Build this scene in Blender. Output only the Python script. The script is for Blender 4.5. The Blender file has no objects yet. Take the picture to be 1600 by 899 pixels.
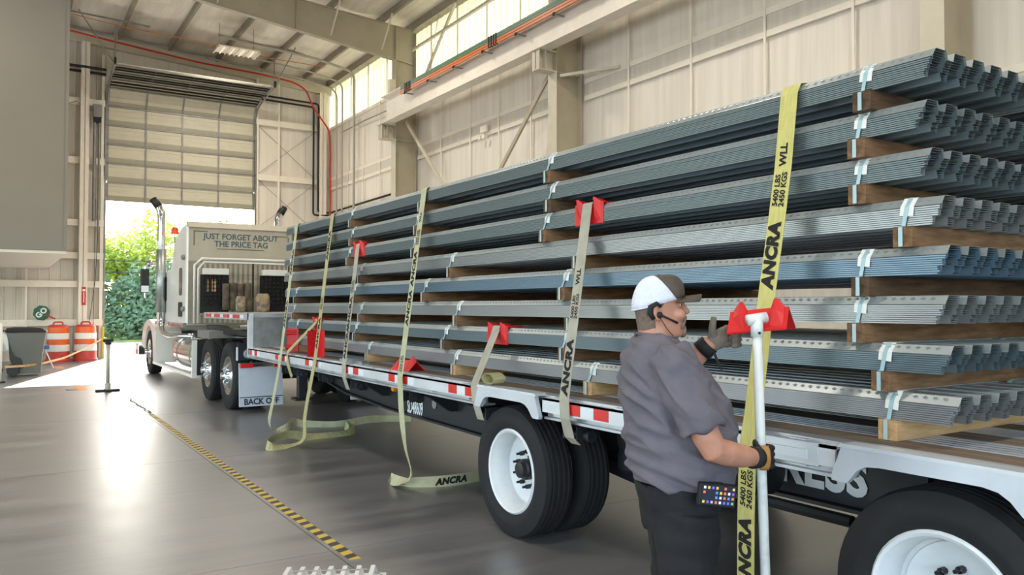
import bpy, math, random
from mathutils import Vector, Matrix, Euler
random.seed(7)
PI = math.pi
scene = bpy.context.scene
COL = scene.collection

# ------------------------------------------------------------------ camera
cam_data = bpy.data.cameras.new('camera')
cam_data.sensor_width = 36.0
cam_data.lens = 1250.0 / 1600.0 * 36.0
cam_data.clip_end = 400
cam = bpy.data.objects.new('camera', cam_data)
COL.objects.link(cam)
cam.location = (0, 0, 1.62)
cam.rotation_euler = (math.radians(90 + 1.398), 0, math.radians(-32.61))
scene.camera = cam

# ------------------------------------------------------------------ world, sun, exposure
SUN_DIR = Vector((2.73, 9.3, 5.0)).normalized()          # towards the sun
world = bpy.data.worlds.new('sky')
scene.world = world
world.use_nodes = True
wn = world.node_tree
wn.nodes.clear()
w_out = wn.nodes.new('ShaderNodeOutputWorld')
w_bg = wn.nodes.new('ShaderNodeBackground')
w_sky = wn.nodes.new('ShaderNodeTexSky')
w_sky.sky_type = 'NISHITA'
w_sky.sun_disc = False
w_sky.sun_elevation = math.asin(SUN_DIR.z)
w_sky.sun_rotation = math.atan2(SUN_DIR.x, SUN_DIR.y)
w_sky.air_density = 1.0
w_sky.dust_density = 1.0
w_bg.inputs['Strength'].default_value = 1.1
wn.links.new(w_sky.outputs[0], w_bg.inputs[0])
wn.links.new(w_bg.outputs[0], w_out.inputs[0])

sun_data = bpy.data.lights.new('sun', 'SUN')
sun_data.energy = 22.0
sun_data.angle = math.radians(0.6)
sun_data.color = (1.0, 0.93, 0.82)
sun = bpy.data.objects.new('sun', sun_data)
COL.objects.link(sun)
sun.rotation_euler = SUN_DIR.to_track_quat('Z', 'Y').to_euler()
sun.location = SUN_DIR * 60

scene.view_settings.view_transform = 'Standard'
scene.view_settings.look = 'None'
scene.view_settings.exposure = 0.0
scene.view_settings.gamma = 1.0
scene.view_settings.use_curve_mapping = False
try:
    scene.cycles.max_bounces = 8
    scene.cycles.diffuse_bounces = 5
    scene.cycles.glossy_bounces = 4
    scene.cycles.transmission_bounces = 6
    scene.cycles.sample_clamp_indirect = 8.0
    scene.cycles.use_denoising = True
except Exception:
    pass
LAMP_WATTS = 200.0        # each hanging fluorescent fixture

# ------------------------------------------------------------------ mesh helpers
class MB:
    """Collects shapes and links them as ONE mesh object."""
    def __init__(s):
        s.v = []; s.f = []
    def add(s, vs, fs):
        b = len(s.v)
        s.v += [tuple(p) for p in vs]
        s.f += [tuple(i + b for i in f) for f in fs]
        return s
    def box(s, x0, x1, y0, y1, z0, z1):
        return s.add([(x0, y0, z0), (x1, y0, z0), (x1, y1, z0), (x0, y1, z0), (x0, y0, z1), (x1, y0, z1), (x1, y1, z1), (x0, y1, z1)],
                     [(0, 3, 2, 1), (4, 5, 6, 7), (0, 1, 5, 4), (1, 2, 6, 5), (2, 3, 7, 6), (3, 0, 4, 7)])
    def bar(s, a, b, w, h, up=(0, 0, 1)):
        """box between points a and b; w sideways, h along up"""
        a = Vector(a); b = Vector(b); d = (b - a).normalized(); u = Vector(up)
        r = d.cross(u)
        if r.length < 1e-5:
            r = d.cross(Vector((1, 0, 0)))
        r.normalize(); u = r.cross(d).normalized()
        r *= w / 2; u *= h / 2
        vs = [a - r - u, a + r - u, a + r + u, a - r + u, b - r - u, b + r - u, b + r + u, b - r + u]
        return s.add(vs, [(0, 1, 2, 3), (7, 6, 5, 4), (0, 4, 5, 1), (1, 5, 6, 2), (2, 6, 7, 3), (3, 7, 4, 0)])
    def prism(s, pts, axis, a, b):
        """closed polygon (2-D points) swept along axis 'x','y' or 'z' from a to b"""
        n = len(pts)
        def P(p, t):
            return (t, p[0], p[1]) if axis == 'x' else (p[0], t, p[1]) if axis == 'y' else (p[0], p[1], t)
        vs = [P(p, a) for p in pts] + [P(p, b) for p in pts]
        fs = [(i, (i + 1) % n, n + (i + 1) % n, n + i) for i in range(n)]
        return s.add(vs, fs + [tuple(range(n))[::-1], tuple(range(n, 2 * n))])
    def tube(s, pts, r, n=8, cap=True):
        """round tube along a polyline; r a number or one per point"""
        pts = [Vector(p) for p in pts]; m = len(pts)
        rr = r if isinstance(r, (list, tuple)) else [r] * m
        t0 = (pts[1] - pts[0]).normalized()
        nrm = t0.orthogonal().normalized()
        vs = []
        for i, p in enumerate(pts):
            if i == 0: t = pts[1] - pts[0]
            elif i == m - 1: t = pts[-1] - pts[-2]
            else: t = (pts[i + 1] - p).normalized() + (p - pts[i - 1]).normalized()
            t.normalize()
            nrm = (nrm - t * nrm.dot(t)).normalized()
            bn = t.cross(nrm)
            for k in range(n):
                a = 2 * PI * k / n
                vs.append(p + nrm * (math.cos(a) * rr[i]) + bn * (math.sin(a) * rr[i]))
        fs = [(i * n + k, i * n + (k + 1) % n, (i + 1) * n + (k + 1) % n, (i + 1) * n + k) for i in range(m - 1) for k in range(n)]
        if cap: fs += [tuple(range(n))[::-1], tuple(range((m - 1) * n, m * n))]
        return s.add(vs, fs)
    def lathe(s, prof, c, axis='z', n=24, closed=False):
        """prof: (radius, height) pairs turned about an axis through c"""
        m = len(prof); vs = []
        for (r, h) in prof:
            for k in range(n):
                a = 2 * PI * k / n; p, q = r * math.cos(a), r * math.sin(a)
                vs.append((c[0] + p, c[1] + q, c[2] + h) if axis == 'z' else (c[0] + h, c[1] + p, c[2] + q) if axis == 'x' else (c[0] + q, c[1] + h, c[2] + p))
        fs = []
        for i in range(m if closed else m - 1):
            j = (i + 1) % m
            for k in range(n):
                fs.append((i * n + k, i * n + (k + 1) % n, j * n + (k + 1) % n, j * n + k))
        if not closed:
            fs += [tuple(range(n))[::-1], tuple(range((m - 1) * n, m * n))]
        return s.add(vs, fs)
    def loft(s, rings):
        n = len(rings[0]); vs = [p for r in rings for p in r]; m = len(rings)
        fs = [(i * n + k, i * n + (k + 1) % n, (i + 1) * n + (k + 1) % n, (i + 1) * n + k) for i in range(m - 1) for k in range(n)]
        return s.add(vs, fs + [tuple(range(n))[::-1], tuple(range((m - 1) * n, m * n))])
    def ball(s, c, r, n=12, m=8):
        rx, ry, rz = r if isinstance(r, (tuple, list)) else (r, r, r)
        rings = []
        for i in range(1, m):
            t = PI * i / m
            rings.append([(c[0] + rx * math.sin(t) * math.cos(2 * PI * k / n), c[1] + ry * math.sin(t) * math.sin(2 * PI * k / n), c[2] - rz * math.cos(t)) for k in range(n)])
        return s.loft(rings)
    def ribbon(s, pts, wdir, width, th=0.002):
        """flat webbing along a polyline; wdir one vector or one per point"""
        pts = [Vector(p) for p in pts]; m = len(pts)
        wd = [Vector(w).normalized() for w in wdir] if isinstance(wdir, list) else [Vector(wdir).normalized()] * m
        vs = []
        for i, p in enumerate(pts):
            t = (pts[min(i + 1, m - 1)] - pts[max(i - 1, 0)]).normalized()
            w = (wd[i] - t * wd[i].dot(t)).normalized(); nn = t.cross(w).normalized()
            w = w * width / 2; nn = nn * th / 2
            vs += [p - w - nn, p + w - nn, p + w + nn, p - w + nn]
        fs = [(i * 4 + k, i * 4 + (k + 1) % 4, i * 4 + 4 + (k + 1) % 4, i * 4 + 4 + k) for i in range(m - 1) for k in range(4)]
        return s.add(vs, fs + [(3, 2, 1, 0), (m * 4 - 4, m * 4 - 3, m * 4 - 2, m * 4 - 1)])
    def addmesh(s, me, M):
        return s.add([M @ v.co for v in me.vertices], [tuple(p.vertices) for p in me.polygons])
    def xf(s, M):
        s.v = [tuple(M @ Vector(p)) for p in s.v]; return s
    def mesh(s, name, m=None, smooth=False):
        me = bpy.data.meshes.new(name)
        me.from_pydata(s.v, [], s.f)
        me.update()
        if m: me.materials.append(M[m] if isinstance(m, str) else m)
        if smooth:
            me.polygons.foreach_set('use_smooth', [True] * len(me.polygons))
            if smooth != 'all':
                me.set_sharp_from_angle(angle=math.radians(smooth if smooth is not True else 40))
        return me
    def build(s, name, m, parent=None, smooth=False, bevel=0):
        o = bpy.data.objects.new(name, s.mesh(name, m, smooth))
        COL.objects.link(o)
        if bevel:
            b = o.modifiers.new('bevel', 'BEVEL'); b.width = bevel; b.segments = 2; b.limit_method = 'ANGLE'
        if parent is not None: adopt(o, parent)
        return o

def adopt(o, parent):
    o.parent = parent
    Mx = Matrix.LocRotScale(parent.location, parent.rotation_euler, parent.scale)
    if parent.parent is not None: Mx = parent.parent.matrix_local_w @ Mx if hasattr(parent.parent, 'matrix_local_w') else WM(parent)
    o.matrix_parent_inverse = Mx.inverted()
    return o
def WM(o):
    m = Matrix.LocRotScale(o.location, o.rotation_euler, o.scale)
    if o.parent is None: return m
    return WM(o.parent) @ o.matrix_parent_inverse @ m
def adopt(o, parent):
    o.parent = parent
    o.matrix_parent_inverse = WM(parent).inverted()
    return o
def empty(name, loc=(0, 0, 0), rz=0.0):
    o = bpy.data.objects.new(name, None); COL.objects.link(o)
    o.empty_display_size = 0.1
    o.location = loc; o.rotation_euler = (0, 0, rz)
    return o
def tag(o, label=None, cat=None, group=None, kind=None):
    if label: o['label'] = label
    if cat: o['category'] = cat
    if group: o['group'] = group
    if kind: o['kind'] = kind
    return o
def copy_tree(o, parent=None):
    c = o.copy(); COL.objects.link(c)
    if parent is not None: c.parent = parent
    for ch in list(o.children): copy_tree(ch, c)
    return c
def inst(name, me, loc=(0, 0, 0), rot=(0, 0, 0), sc=(1, 1, 1), parent=None):
    o = bpy.data.objects.new(name, me); COL.objects.link(o)
    o.location = loc; o.rotation_euler = rot; o.scale = sc
    if parent is not None: adopt(o, parent)
    return o
def struct(name, mb, m, parent=None, smooth=False):
    o = mb.build(name, m, parent, smooth)
    if parent is None: o['kind'] = 'structure'
    return o

_dg_objs = []
def text_mesh(body, size, bold=0.0, depth=0.0, align='CENTER', shear=0.0, spacing=1.0, line=1.0):
    cu = bpy.data.curves.new('lettering', 'FONT')
    cu.body = body; cu.size = size; cu.align_x = align; cu.align_y = 'CENTER'
    cu.offset = bold; cu.extrude = depth; cu.shear = shear; cu.space_character = spacing; cu.space_line = line
    cu.resolution_u = 3
    ob = bpy.data.objects.new('lettering', cu); COL.objects.link(ob)
    bpy.context.view_layer.update()
    dg = bpy.context.evaluated_depsgraph_get()
    me = bpy.data.meshes.new_from_object(ob.evaluated_get(dg))
    bpy.data.objects.remove(ob)
    return me
def frame(right, up, origin, sx=1.0, sy=1.0):
    r = Vector(right).normalized(); u = Vector(up); u = (u - r * u.dot(r)).normalized(); n = r.cross(u)
    return Matrix(((r.x * sx, u.x * sy, n.x, origin[0]), (r.y * sx, u.y * sy, n.y, origin[1]), (r.z * sx, u.z * sy, n.z, origin[2]), (0, 0, 0, 1)))
def solid(mb_list, voxel, smooth=6, name='body'):
    """union of closed shapes as one continuous voxel-remeshed, smoothed mesh"""
    big = MB()
    for m in mb_list: big.add(m.v, m.f)
    me = big.mesh(name)
    ob = bpy.data.objects.new(name, me); COL.objects.link(ob)
    r = ob.modifiers.new('remesh', 'REMESH'); r.mode = 'VOXEL'; r.voxel_size = voxel
    if smooth:
        sm = ob.modifiers.new('smooth', 'SMOOTH'); sm.factor = 0.5; sm.iterations = smooth
    bpy.context.view_layer.update()
    dg = bpy.context.evaluated_depsgraph_get()
    out = bpy.data.meshes.new_from_object(ob.evaluated_get(dg))
    bpy.data.objects.remove(ob)
    out.polygons.foreach_set('use_smooth', [True] * len(out.polygons))
    return out

# ------------------------------------------------------------------ materials
M = {}
def lin(c):
    return tuple((x / 255 / 12.92 if x / 255 <= 0.04045 else ((x / 255 + 0.055) / 1.055) ** 2.4) for x in c) + (1.0,)
def mat(name, rgb, rough=0.5, metal=0.0, var=0.0, scale=4.0, stretch=(1, 1, 1), bump=0.0, bscale=None, rgb2=None, coat=0.0, lo=0.35, hi=0.65, rvar=0.0, spec=None):
    m = bpy.data.materials.new(name); m.use_nodes = True
    nt = m.node_tree; p = nt.nodes['Principled BSDF']
    p.inputs['Base Color'].default_value = lin(rgb)
    p.inputs['Roughness'].default_value = rough
    p.inputs['Metallic'].default_value = metal
    if coat: p.inputs['Coat Weight'].default_value = coat
    if spec is not None: p.inputs['Specular IOR Level'].default_value = spec
    if var or rgb2 or bump or rvar:
        tc = nt.nodes.new('ShaderNodeTexCoord'); mp = nt.nodes.new('ShaderNodeMapping')
        mp.inputs['Scale'].default_value = stretch
        nt.links.new(tc.outputs['Object'], mp.inputs[0])
        no = nt.nodes.new('ShaderNodeTexNoise'); no.inputs['Scale'].default_value = scale; no.inputs['Detail'].default_value = 6
        no.inputs['Roughness'].default_value = 0.6
        nt.links.new(mp.outputs[0], no.inputs['Vector'])
        if var or rgb2:
            cr = nt.nodes.new('ShaderNodeValToRGB')
            c = lin(rgb); c2 = lin(rgb2) if rgb2 else tuple(min(1, x * (1 + var)) for x in c[:3]) + (1,)
            c1 = c if rgb2 else tuple(x * (1 - var) for x in c[:3]) + (1,)
            cr.color_ramp.elements[0].position = lo; cr.color_ramp.elements[0].color = c1
            cr.color_ramp.elements[1].position = hi; cr.color_ramp.elements[1].color = c2
            nt.links.new(no.outputs[0], cr.inputs[0]); nt.links.new(cr.outputs[0], p.inputs['Base Color'])
        if rvar:
            mr = nt.nodes.new('ShaderNodeMapRange')
            mr.inputs['From Min'].default_value = 0.3; mr.inputs['From Max'].default_value = 0.7
            mr.inputs['To Min'].default_value = rough - rvar; mr.inputs['To Max'].default_value = rough + rvar
            nt.links.new(no.outputs[0], mr.inputs[0]); nt.links.new(mr.outputs[0], p.inputs['Roughness'])
        if bump:
            nb = nt.nodes.new('ShaderNodeTexNoise'); nb.inputs['Scale'].default_value = bscale or scale * 3; nb.inputs['Detail'].default_value = 4
            nt.links.new(mp.outputs[0], nb.inputs['Vector'])
            bp = nt.nodes.new('ShaderNodeBump'); bp.inputs['Strength'].default_value = bump; bp.inputs['Distance'].default_value = 0.01
            nt.links.new(nb.outputs[0], bp.inputs['Height']); nt.links.new(bp.outputs[0], p.inputs['Normal'])
    M[name] = m
    return m
def emit(name, rgb, strength):
    m = mat(name, rgb, 0.4)
    p = m.node_tree.nodes['Principled BSDF']
    p.inputs['Emission Color'].default_value = lin(rgb); p.inputs['Emission Strength'].default_value = strength
    return m
def translucent(name, rgb, trans=0.5, rgb_t=None, var=0.0, scale=6.0):
    m = bpy.data.materials.new(name); m.use_nodes = True; nt = m.node_tree; nt.nodes.clear()
    out = nt.nodes.new('ShaderNodeOutputMaterial'); mx = nt.nodes.new('ShaderNodeMixShader'); mx.inputs[0].default_value = trans
    d = nt.nodes.new('ShaderNodeBsdfDiffuse'); t = nt.nodes.new('ShaderNodeBsdfTranslucent')
    d.inputs[0].default_value = lin(rgb); t.inputs[0].default_value = lin(rgb_t or rgb)
    if var:
        tc = nt.nodes.new('ShaderNodeTexCoord'); no = nt.nodes.new('ShaderNodeTexNoise'); no.inputs['Scale'].default_value = scale
        nt.links.new(tc.outputs['Object'], no.inputs['Vector'])
        for sh, c in ((d, rgb), (t, rgb_t or rgb)):
            cr = nt.nodes.new('ShaderNodeValToRGB'); l = lin(c)
            cr.color_ramp.elements[0].position = 0.35; cr.color_ramp.elements[1].position = 0.65
            cr.color_ramp.elements[0].color = tuple(x * (1 - var) for x in l[:3]) + (1,)
            cr.color_ramp.elements[1].color = tuple(min(1, x * (1 + var)) for x in l[:3]) + (1,)
            nt.links.new(no.outputs[0], cr.inputs[0]); nt.links.new(cr.outputs[0], sh.inputs[0])
    nt.links.new(d.outputs[0], mx.inputs[1]); nt.links.new(t.outputs[0], mx.inputs[2]); nt.links.new(mx.outputs[0], out.inputs[0])
    M[name] = m
    return m

mat('concrete_floor', (122, 119, 117), 0.42, var=0.3, scale=1.3, stretch=(0.3, 1.7, 1), bump=0.35, bscale=7, rvar=0.1, spec=0.6, coat=0.7)
M['concrete_floor'].node_tree.nodes['Principled BSDF'].inputs['Coat Roughness'].default_value = 0.31
mat('groove', (40, 38, 36), 0.8)
mat('pavement', (205, 200, 190), 0.85, var=0.08, scale=0.6)
mat('grass_verge', (120, 135, 70), 0.9, var=0.25, scale=2)
mat('wall_vinyl', (226, 219, 208), 0.62, var=0.07, scale=1.2, stretch=(6, 6, 0.25), bump=0.25, bscale=2.2)
mat('wall_rib', (210, 203, 191), 0.6, var=0.06, scale=1.5, stretch=(5, 5, 0.3))
mat('steel_cream', (206, 198, 178), 0.5, var=0.05, scale=3)
mat('steel_white', (236, 228, 214), 0.5, var=0.04, scale=3)
mat('steel_beige', (178, 168, 146), 0.5, var=0.05, scale=2.5)
mat('roof_liner', (225, 218, 205), 0.55, var=0.10, scale=1.6, stretch=(3, 0.4, 1), bump=0.5, bscale=2.5)
mat('purlin_grey', (150, 142, 128), 0.5, metal=0.3, var=0.1, scale=4)
mat('galv', (170, 172, 172), 0.4, metal=0.8, var=0.15, scale=8)
mat('conduit', (176, 170, 156), 0.5, var=0.05)
mat('galv_dull', (140, 140, 136), 0.5, metal=0.4, var=0.12, scale=6)
mat('door_green', (160, 156, 138), 0.55, var=0.05, scale=3)
mat('door_cream', (204, 198, 178), 0.55, var=0.04, scale=3)
mat('black_steel', (28, 27, 27), 0.5)
mat('black_rubber', (24, 24, 26), 0.7)
mat('office_grey', (134, 128, 117), 0.6, var=0.03, scale=0.8)
mat('office_soffit', (232, 222, 204), 0.6)  # underside paler than the box: floor-bounced light put into its colour
mat('orange_bar', (204, 112, 58), 0.45)
mat('green_bar', (86, 120, 98), 0.5)
mat('red_hose', (200, 40, 34), 0.45)
mat('orange_wire', (205, 120, 60), 0.5)
translucent('skylight', (200, 196, 172), 0.7, (178, 172, 138))
mat('yellow_post', (225, 195, 40), 0.5)
mat('orange_paint', (225, 140, 70), 0.7)
# ================================================================== THE HALL
YB = 28.3           # inner face of the end wall
XR = 10.15          # inner face of the long right wall
X0, Y0 = -16.0, -12.0
def roof_z(x):      # underside of the roof liner
    return 9.9 + 0.07 * (10.0 - max(x, -6.0)) - (0.07 * (-6.0 - x) if x < -6 else 0)

# ground outside
g = struct('ground', MB().box(-140, 140, -120, 160, -0.4, -0.06), 'pavement')
# floor: cast slabs with saw-cut joints between them
floor = struct('floor', MB().box(X0, XR + 0.3, Y0, YB + 0.25, -0.06, -0.012), 'groove')
jx = [X0, -10.7, -6.5, -2.3, 1.87, 6.05, XR + 0.3]
jy = [Y0, -10.2, -6.3, -2.5, 1.3, 5.15, 9.0, 13.0, 17.1, 20.9, 24.7, YB + 0.25]
for i in range(len(jx) - 1):
    for j in range(len(jy) - 1):
        MB().box(jx[i] + 0.003, jx[i + 1] - 0.003, jy[j] + 0.003, jy[j + 1] - 0.003, -0.012, 0.0).build('floor_slab', 'concrete_floor', floor)

# end wall with the doorway (x 2.76-7.42)
DX0, DX1, DZ = 2.78, 7.40, 5.7
wb = MB()
wb.prism([(X0, 0), (DX0 - 0.02, 0), (DX0 - 0.02, roof_z(2.8)), (-6, roof_z(-6)), (X0, roof_z(X0))], 'y', YB + 0.05, YB + 0.09)
wb.prism([(DX1 + 0.02, 0), (XR + 0.1, 0), (XR + 0.1, roof_z(XR + 0.1)), (DX1 + 0.02, roof_z(DX1))], 'y', YB + 0.05, YB + 0.09)
wb.prism([(DX0 - 0.02, DZ), (DX1 + 0.02, DZ), (DX1 + 0.02, roof_z(DX1)), (DX0 - 0.02, roof_z(DX0))], 'y', YB + 0.05, YB + 0.09)
wall_back = struct('wall_back', wb, 'wall_vinyl')
def rib_panel(x0, x1, z0, z1):
    m = MB(); pts = [(x0, YB + 0.045)]
    x = x0 + 0.10
    while x < x1 - 0.06:
        pts += [(x - 0.03, YB + 0.045), (x - 0.015, YB + 0.012), (x + 0.015, YB + 0.012), (x + 0.03, YB + 0.045)]
        x += 0.305
    pts += [(x1, YB + 0.045), (x1, YB + 0.05), (x0, YB + 0.05)]
    return m.prism(pts, 'z', z0, z1)
x = -4.0
while x < DX0 - 0.1:
    rib_panel(x, min(x + 0.9, DX0 - 0.03), 0.02, min(roof_z(x) - 0.1, 10.1)).build('wall_panel', 'wall_rib', wall_back)
    x += 0.915
for (x0, x1) in ((7.43, 8.33), (8.34, 9.24), (9.25, 10.14)):
    MB().box(x0, x1, YB + 0.03, YB + 0.05, 0.02, 9.75).build('wall_panel', 'wall_vinyl', wall_back)
for i in range(5):
    x0 = DX0 - 0.02 + i * 0.93
    MB().box(x0, x0 + 0.92, YB + 0.03, YB + 0.05, DZ, 9.8).build('wall_panel', 'wall_vinyl', wall_back)
# girts (C sections) across the end wall
def girt_x(x0, x1, z, parent, m='steel_white'):
    MB().prism([(YB - 0.17, z + 0.1), (YB + 0.02, z + 0.1), (YB + 0.02, z + 0.085), (YB - 0.155, z + 0.085), (YB - 0.155, z - 0.085), (YB + 0.02, z - 0.085),
                (YB + 0.02, z - 0.1), (YB - 0.17, z - 0.1)], 'x', x0, x1).build('girt', m, parent)
for z in (1.14, 2.33, 3.22, 4.25, 6.2, 8.05):
    girt_x(-4, 2.02, z, wall_back); girt_x(2.28, 2.72, z, wall_back)
for z in (1.14, 2.33, 4.25, 6.15, 8.09):
    girt_x(7.5, 9.6, z, wall_back)
# rake beam under the roof edge
MB().add([(X0, YB - 0.15, roof_z(X0) - 0.55), (-6, YB - 0.15, roof_z(-6) - 0.55), (XR, YB - 0.15, roof_z(XR) - 0.52), (XR, YB - 0.15, roof_z(XR) - 0.2), (-6, YB - 0.15, roof_z(-6) - 0.2), (X0, YB - 0.15, roof_z(X0) - 0.2),
          (X0, YB + 0.05, roof_z(X0) - 0.55), (-6, YB + 0.05, roof_z(-6) - 0.55), (XR, YB + 0.05, roof_z(XR) - 0.52), (XR, YB + 0.05, roof_z(XR) - 0.2), (-6, YB + 0.05, roof_z(-6) - 0.2), (X0, YB + 0.05, roof_z(X0) - 0.2)],
         [(0, 1, 4, 5), (1, 2, 3, 4), (6, 11, 10, 7), (7, 10, 9, 8), (0, 6, 7, 1), (1, 7, 8, 2), (5, 4, 10, 11), (4, 3, 9, 10), (0, 5, 11, 6), (2, 8, 9, 3)]).build('rake_beam', 'steel_cream', wall_back)
# posts of the end wall (kept as pieces of the wall)
def post_z(x0, x1, y0, y1, z1, parent, name='post', m='steel_white'):
    t = 0.014; xm = (x0 + x1) / 2
    b = MB(); b.box(x0, x1, y0, y0 + t, 0, z1); b.box(x0, x1, y1 - t, y1, 0, z1); b.box(xm - t / 2, xm + t / 2, y0, y1, 0, z1)
    return b.build(name, m, parent)
post_z(2.03, 2.27, YB - 0.32, YB + 0.03, 9.9, wall_back)
post_z(9.66, 9.92, YB - 0.30, YB + 0.02, 9.4, wall_back)
MB().box(8.18, 8.25, YB - 0.19, YB - 0.172, 0.1, 9.5).build('sag_strip', 'steel_white', wall_back)
MB().box(0.63, 0.68, YB - 0.19, YB - 0.172, 0.1, 10.0).build('sag_strip', 'steel_white', wall_back)
MB().box(2.62, 2.70, YB - 0.16, YB + 0.03, 0, 9.6).build('door_jamb', 'steel_white', wall_back)
MB().box(7.44, 7.52, YB - 0.16, YB + 0.03, 0, 9.6).build('door_jamb', 'steel_white', wall_back)
for (xa, za, xb, zb) in ((7.5, 4.35, 9.6, 6.1), (7.5, 6.1, 9.6, 4.35), (7.5, 6.25, 9.6, 8.0), (7.5, 8.0, 9.6, 6.25), (7.5, 2.4, 9.6, 4.2), (7.5, 4.2, 9.6, 2.4)):
    MB().tube([(xa, YB - 0.05, za), (xb, YB - 0.05, zb)], 0.008, 6).build('brace_rod', 'galv_dull', wall_back)

# right wall: vinyl-faced blanket slightly bulging between the fixings
wr = MB(); NY, NZ = 240, 8
for i in range(NY + 1):
    y = Y0 + (YB + 0.08 - Y0) * i / NY
    for j in range(NZ + 1):
        z = 8.15 * j / NZ
        b = 0.03 * abs(math.sin(PI * y / 0.92)) ** 0.7 * (0.35 + 0.65 * abs(math.sin(PI * z / 2.05)))
        wr.v.append((XR + 0.05 - b, y, z))
for i in range(NY):
    for j in range(NZ):
        a = i * (NZ + 1) + j; wr.f.append((a, a + 1, a + NZ + 2, a + NZ + 1))
wr.box(XR + 0.06, XR + 0.12, Y0, YB + 0.09, 0, 8.15)
wall_right = struct('wall_right', wr, 'wall_vinyl', smooth='all')
for z in (1.2, 2.6, 4.3, 6.13):
    for (ya, yb) in ((Y0, 5.15), (5.55, 13.05), (13.45, 20.9), (21.3, YB - 0.05)):
        for dz in (0.15, -0.2):
            MB().prism([(XR - 0.03, z + dz + 0.05), (XR + 0.03, z + dz + 0.05), (XR + 0.03, z + dz - 0.05), (XR - 0.03, z + dz - 0.05)], 'y', ya, yb).build('girt', 'steel_white', wall_right)
        MB().box(XR - 0.012, XR + 0.03, ya, yb, z - 0.15, z + 0.1).build('girt_web', 'wall_rib', wall_right)
for y in (-8.2, -4.3, -0.4, 3.6, 6.85, 8.4, 10.0, 11.65, 15.0, 16.4, 17.8, 19.4, 23.6, 25.0, 26.4):
    MB().box(XR - 0.05, XR - 0.035, y - 0.022, y + 0.022, 0.05, 8.2).build('sag_strip', 'steel_white', wall_right)
# translucent wall light above it: one ribbed panel next to another
win = struct('window_1', MB().box(XR - 0.02, XR + 0.12, Y0, YB, 8.1, 8.2), 'steel_white')
rp = MB(); pts = [(0.0, 0.0)]
for k in range(3):
    c = 0.155 + 0.305 * k
    pts += [(c - 0.03, 0.0), (c - 0.015, 0.03), (c + 0.015, 0.03), (c + 0.03, 0.0)]
pts += [(0.912, 0.0)]
vs = []
for (a, d) in pts: vs += [(XR + 0.06 + d, a, 8.2), (XR + 0.06 + d, a, 9.72)]
rp.add(vs, [(2 * i, 2 * i + 2, 2 * i + 3, 2 * i + 1) for i in range(len(pts) - 1)])
sk_me = rp.mesh('translucent_panel', 'skylight')
for k in range(44):
    inst('translucent_panel', sk_me, (0, Y0 + 0.03 + k * 0.915, 0), parent=win)
for y in [Y0 + 1.5 + 1.53 * k for k in range(26)]:
    MB().box(XR - 0.01, XR + 0.02, y - 0.014, y + 0.014, 8.2, 9.7).build('glazing_bar', 'steel_cream', win)
# eave strut
MB().box(XR - 0.16, XR + 0.1, Y0, YB, 9.66, 9.9).build('eave_strut', 'purlin_grey', win)
# rods and angles crossing the wall light
for (ya, yb) in ((13.5, 20.9), (5.5, 13.1)):
    MB().bar((XR - 0.2, yb, 7.4), (XR - 0.2, yb - 2.6, 9.6), 0.06, 0.06).build('eave_brace', 'steel_cream', win)
    MB().bar((XR - 0.2, ya, 9.1), (XR - 0.2, yb, 9.05), 0.07, 0.07).build('eave_brace', 'steel_cream', win)
    MB().tube([(XR - 0.25, yb - 1.2, 8.1), (XR - 0.12, yb - 1.5, 9.7)], 0.008, 6).build('eave_rod', 'galv_dull', win)

# roof: liner sheet, purlins, rafters
rf = MB()
xs = [X0, -6.0, XR + 0.35]
vs = []
for x in xs:
    for y in (Y0, YB + 0.3):
        vs += [(x, y, roof_z(x)), (x, y, roof_z(x) + 0.12)]
rf.add(vs, [(0, 2, 6, 4), (4, 6, 10, 8), (1, 5, 7, 3), (5, 9, 11, 7), (0, 4, 5, 1), (4, 8, 9, 5), (2, 3, 7, 6), (6, 7, 11, 10), (0, 1, 3, 2), (8, 10, 11, 9)])
ceiling = struct('ceiling', rf, 'roof_liner')
# blanket strips sagging between purlins, one for each purlin bay
for i in range(9):
    xa = 9.05 - 1.5 * i
    for (ya, yb) in ((13.3, 21.1), (21.1, YB)):
        m = MB(); nn = 6; ny = 26
        for k in range(ny + 1):
            y = ya + (yb - ya) * k / ny
            for j in range(nn + 1):
                t = j / nn; x = xa - 1.5 * t
                sag = 0.10 * math.sin(PI * t) * (0.65 + 0.35 * math.sin(2 * PI * y / 1.22 + i))
                m.v.append((x, y, roof_z(x) - 0.02 - sag))
        for k in range(ny):
            for j in range(nn):
                a = k * (nn + 1) + j; m.f.append((a, a + 1, a + nn + 2, a + nn + 1))
        m.build('liner_strip', 'roof_liner', ceiling, 'all')
for i in range(16):
    x = 9.05 - 1.5 * i
    z = roof_z(x)
    MB().prism([(x - 0.045, z), (x + 0.02, z), (x + 0.02, z - 0.2), (x + 0.085, z - 0.2), (x + 0.085, z - 0.212), (x + 0.006, z - 0.212), (x + 0.006, z - 0.012), (x - 0.045, z - 0.012)], 'y', Y0, YB - 0.15).build('purlin', 'purlin_grey', ceiling)
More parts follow.
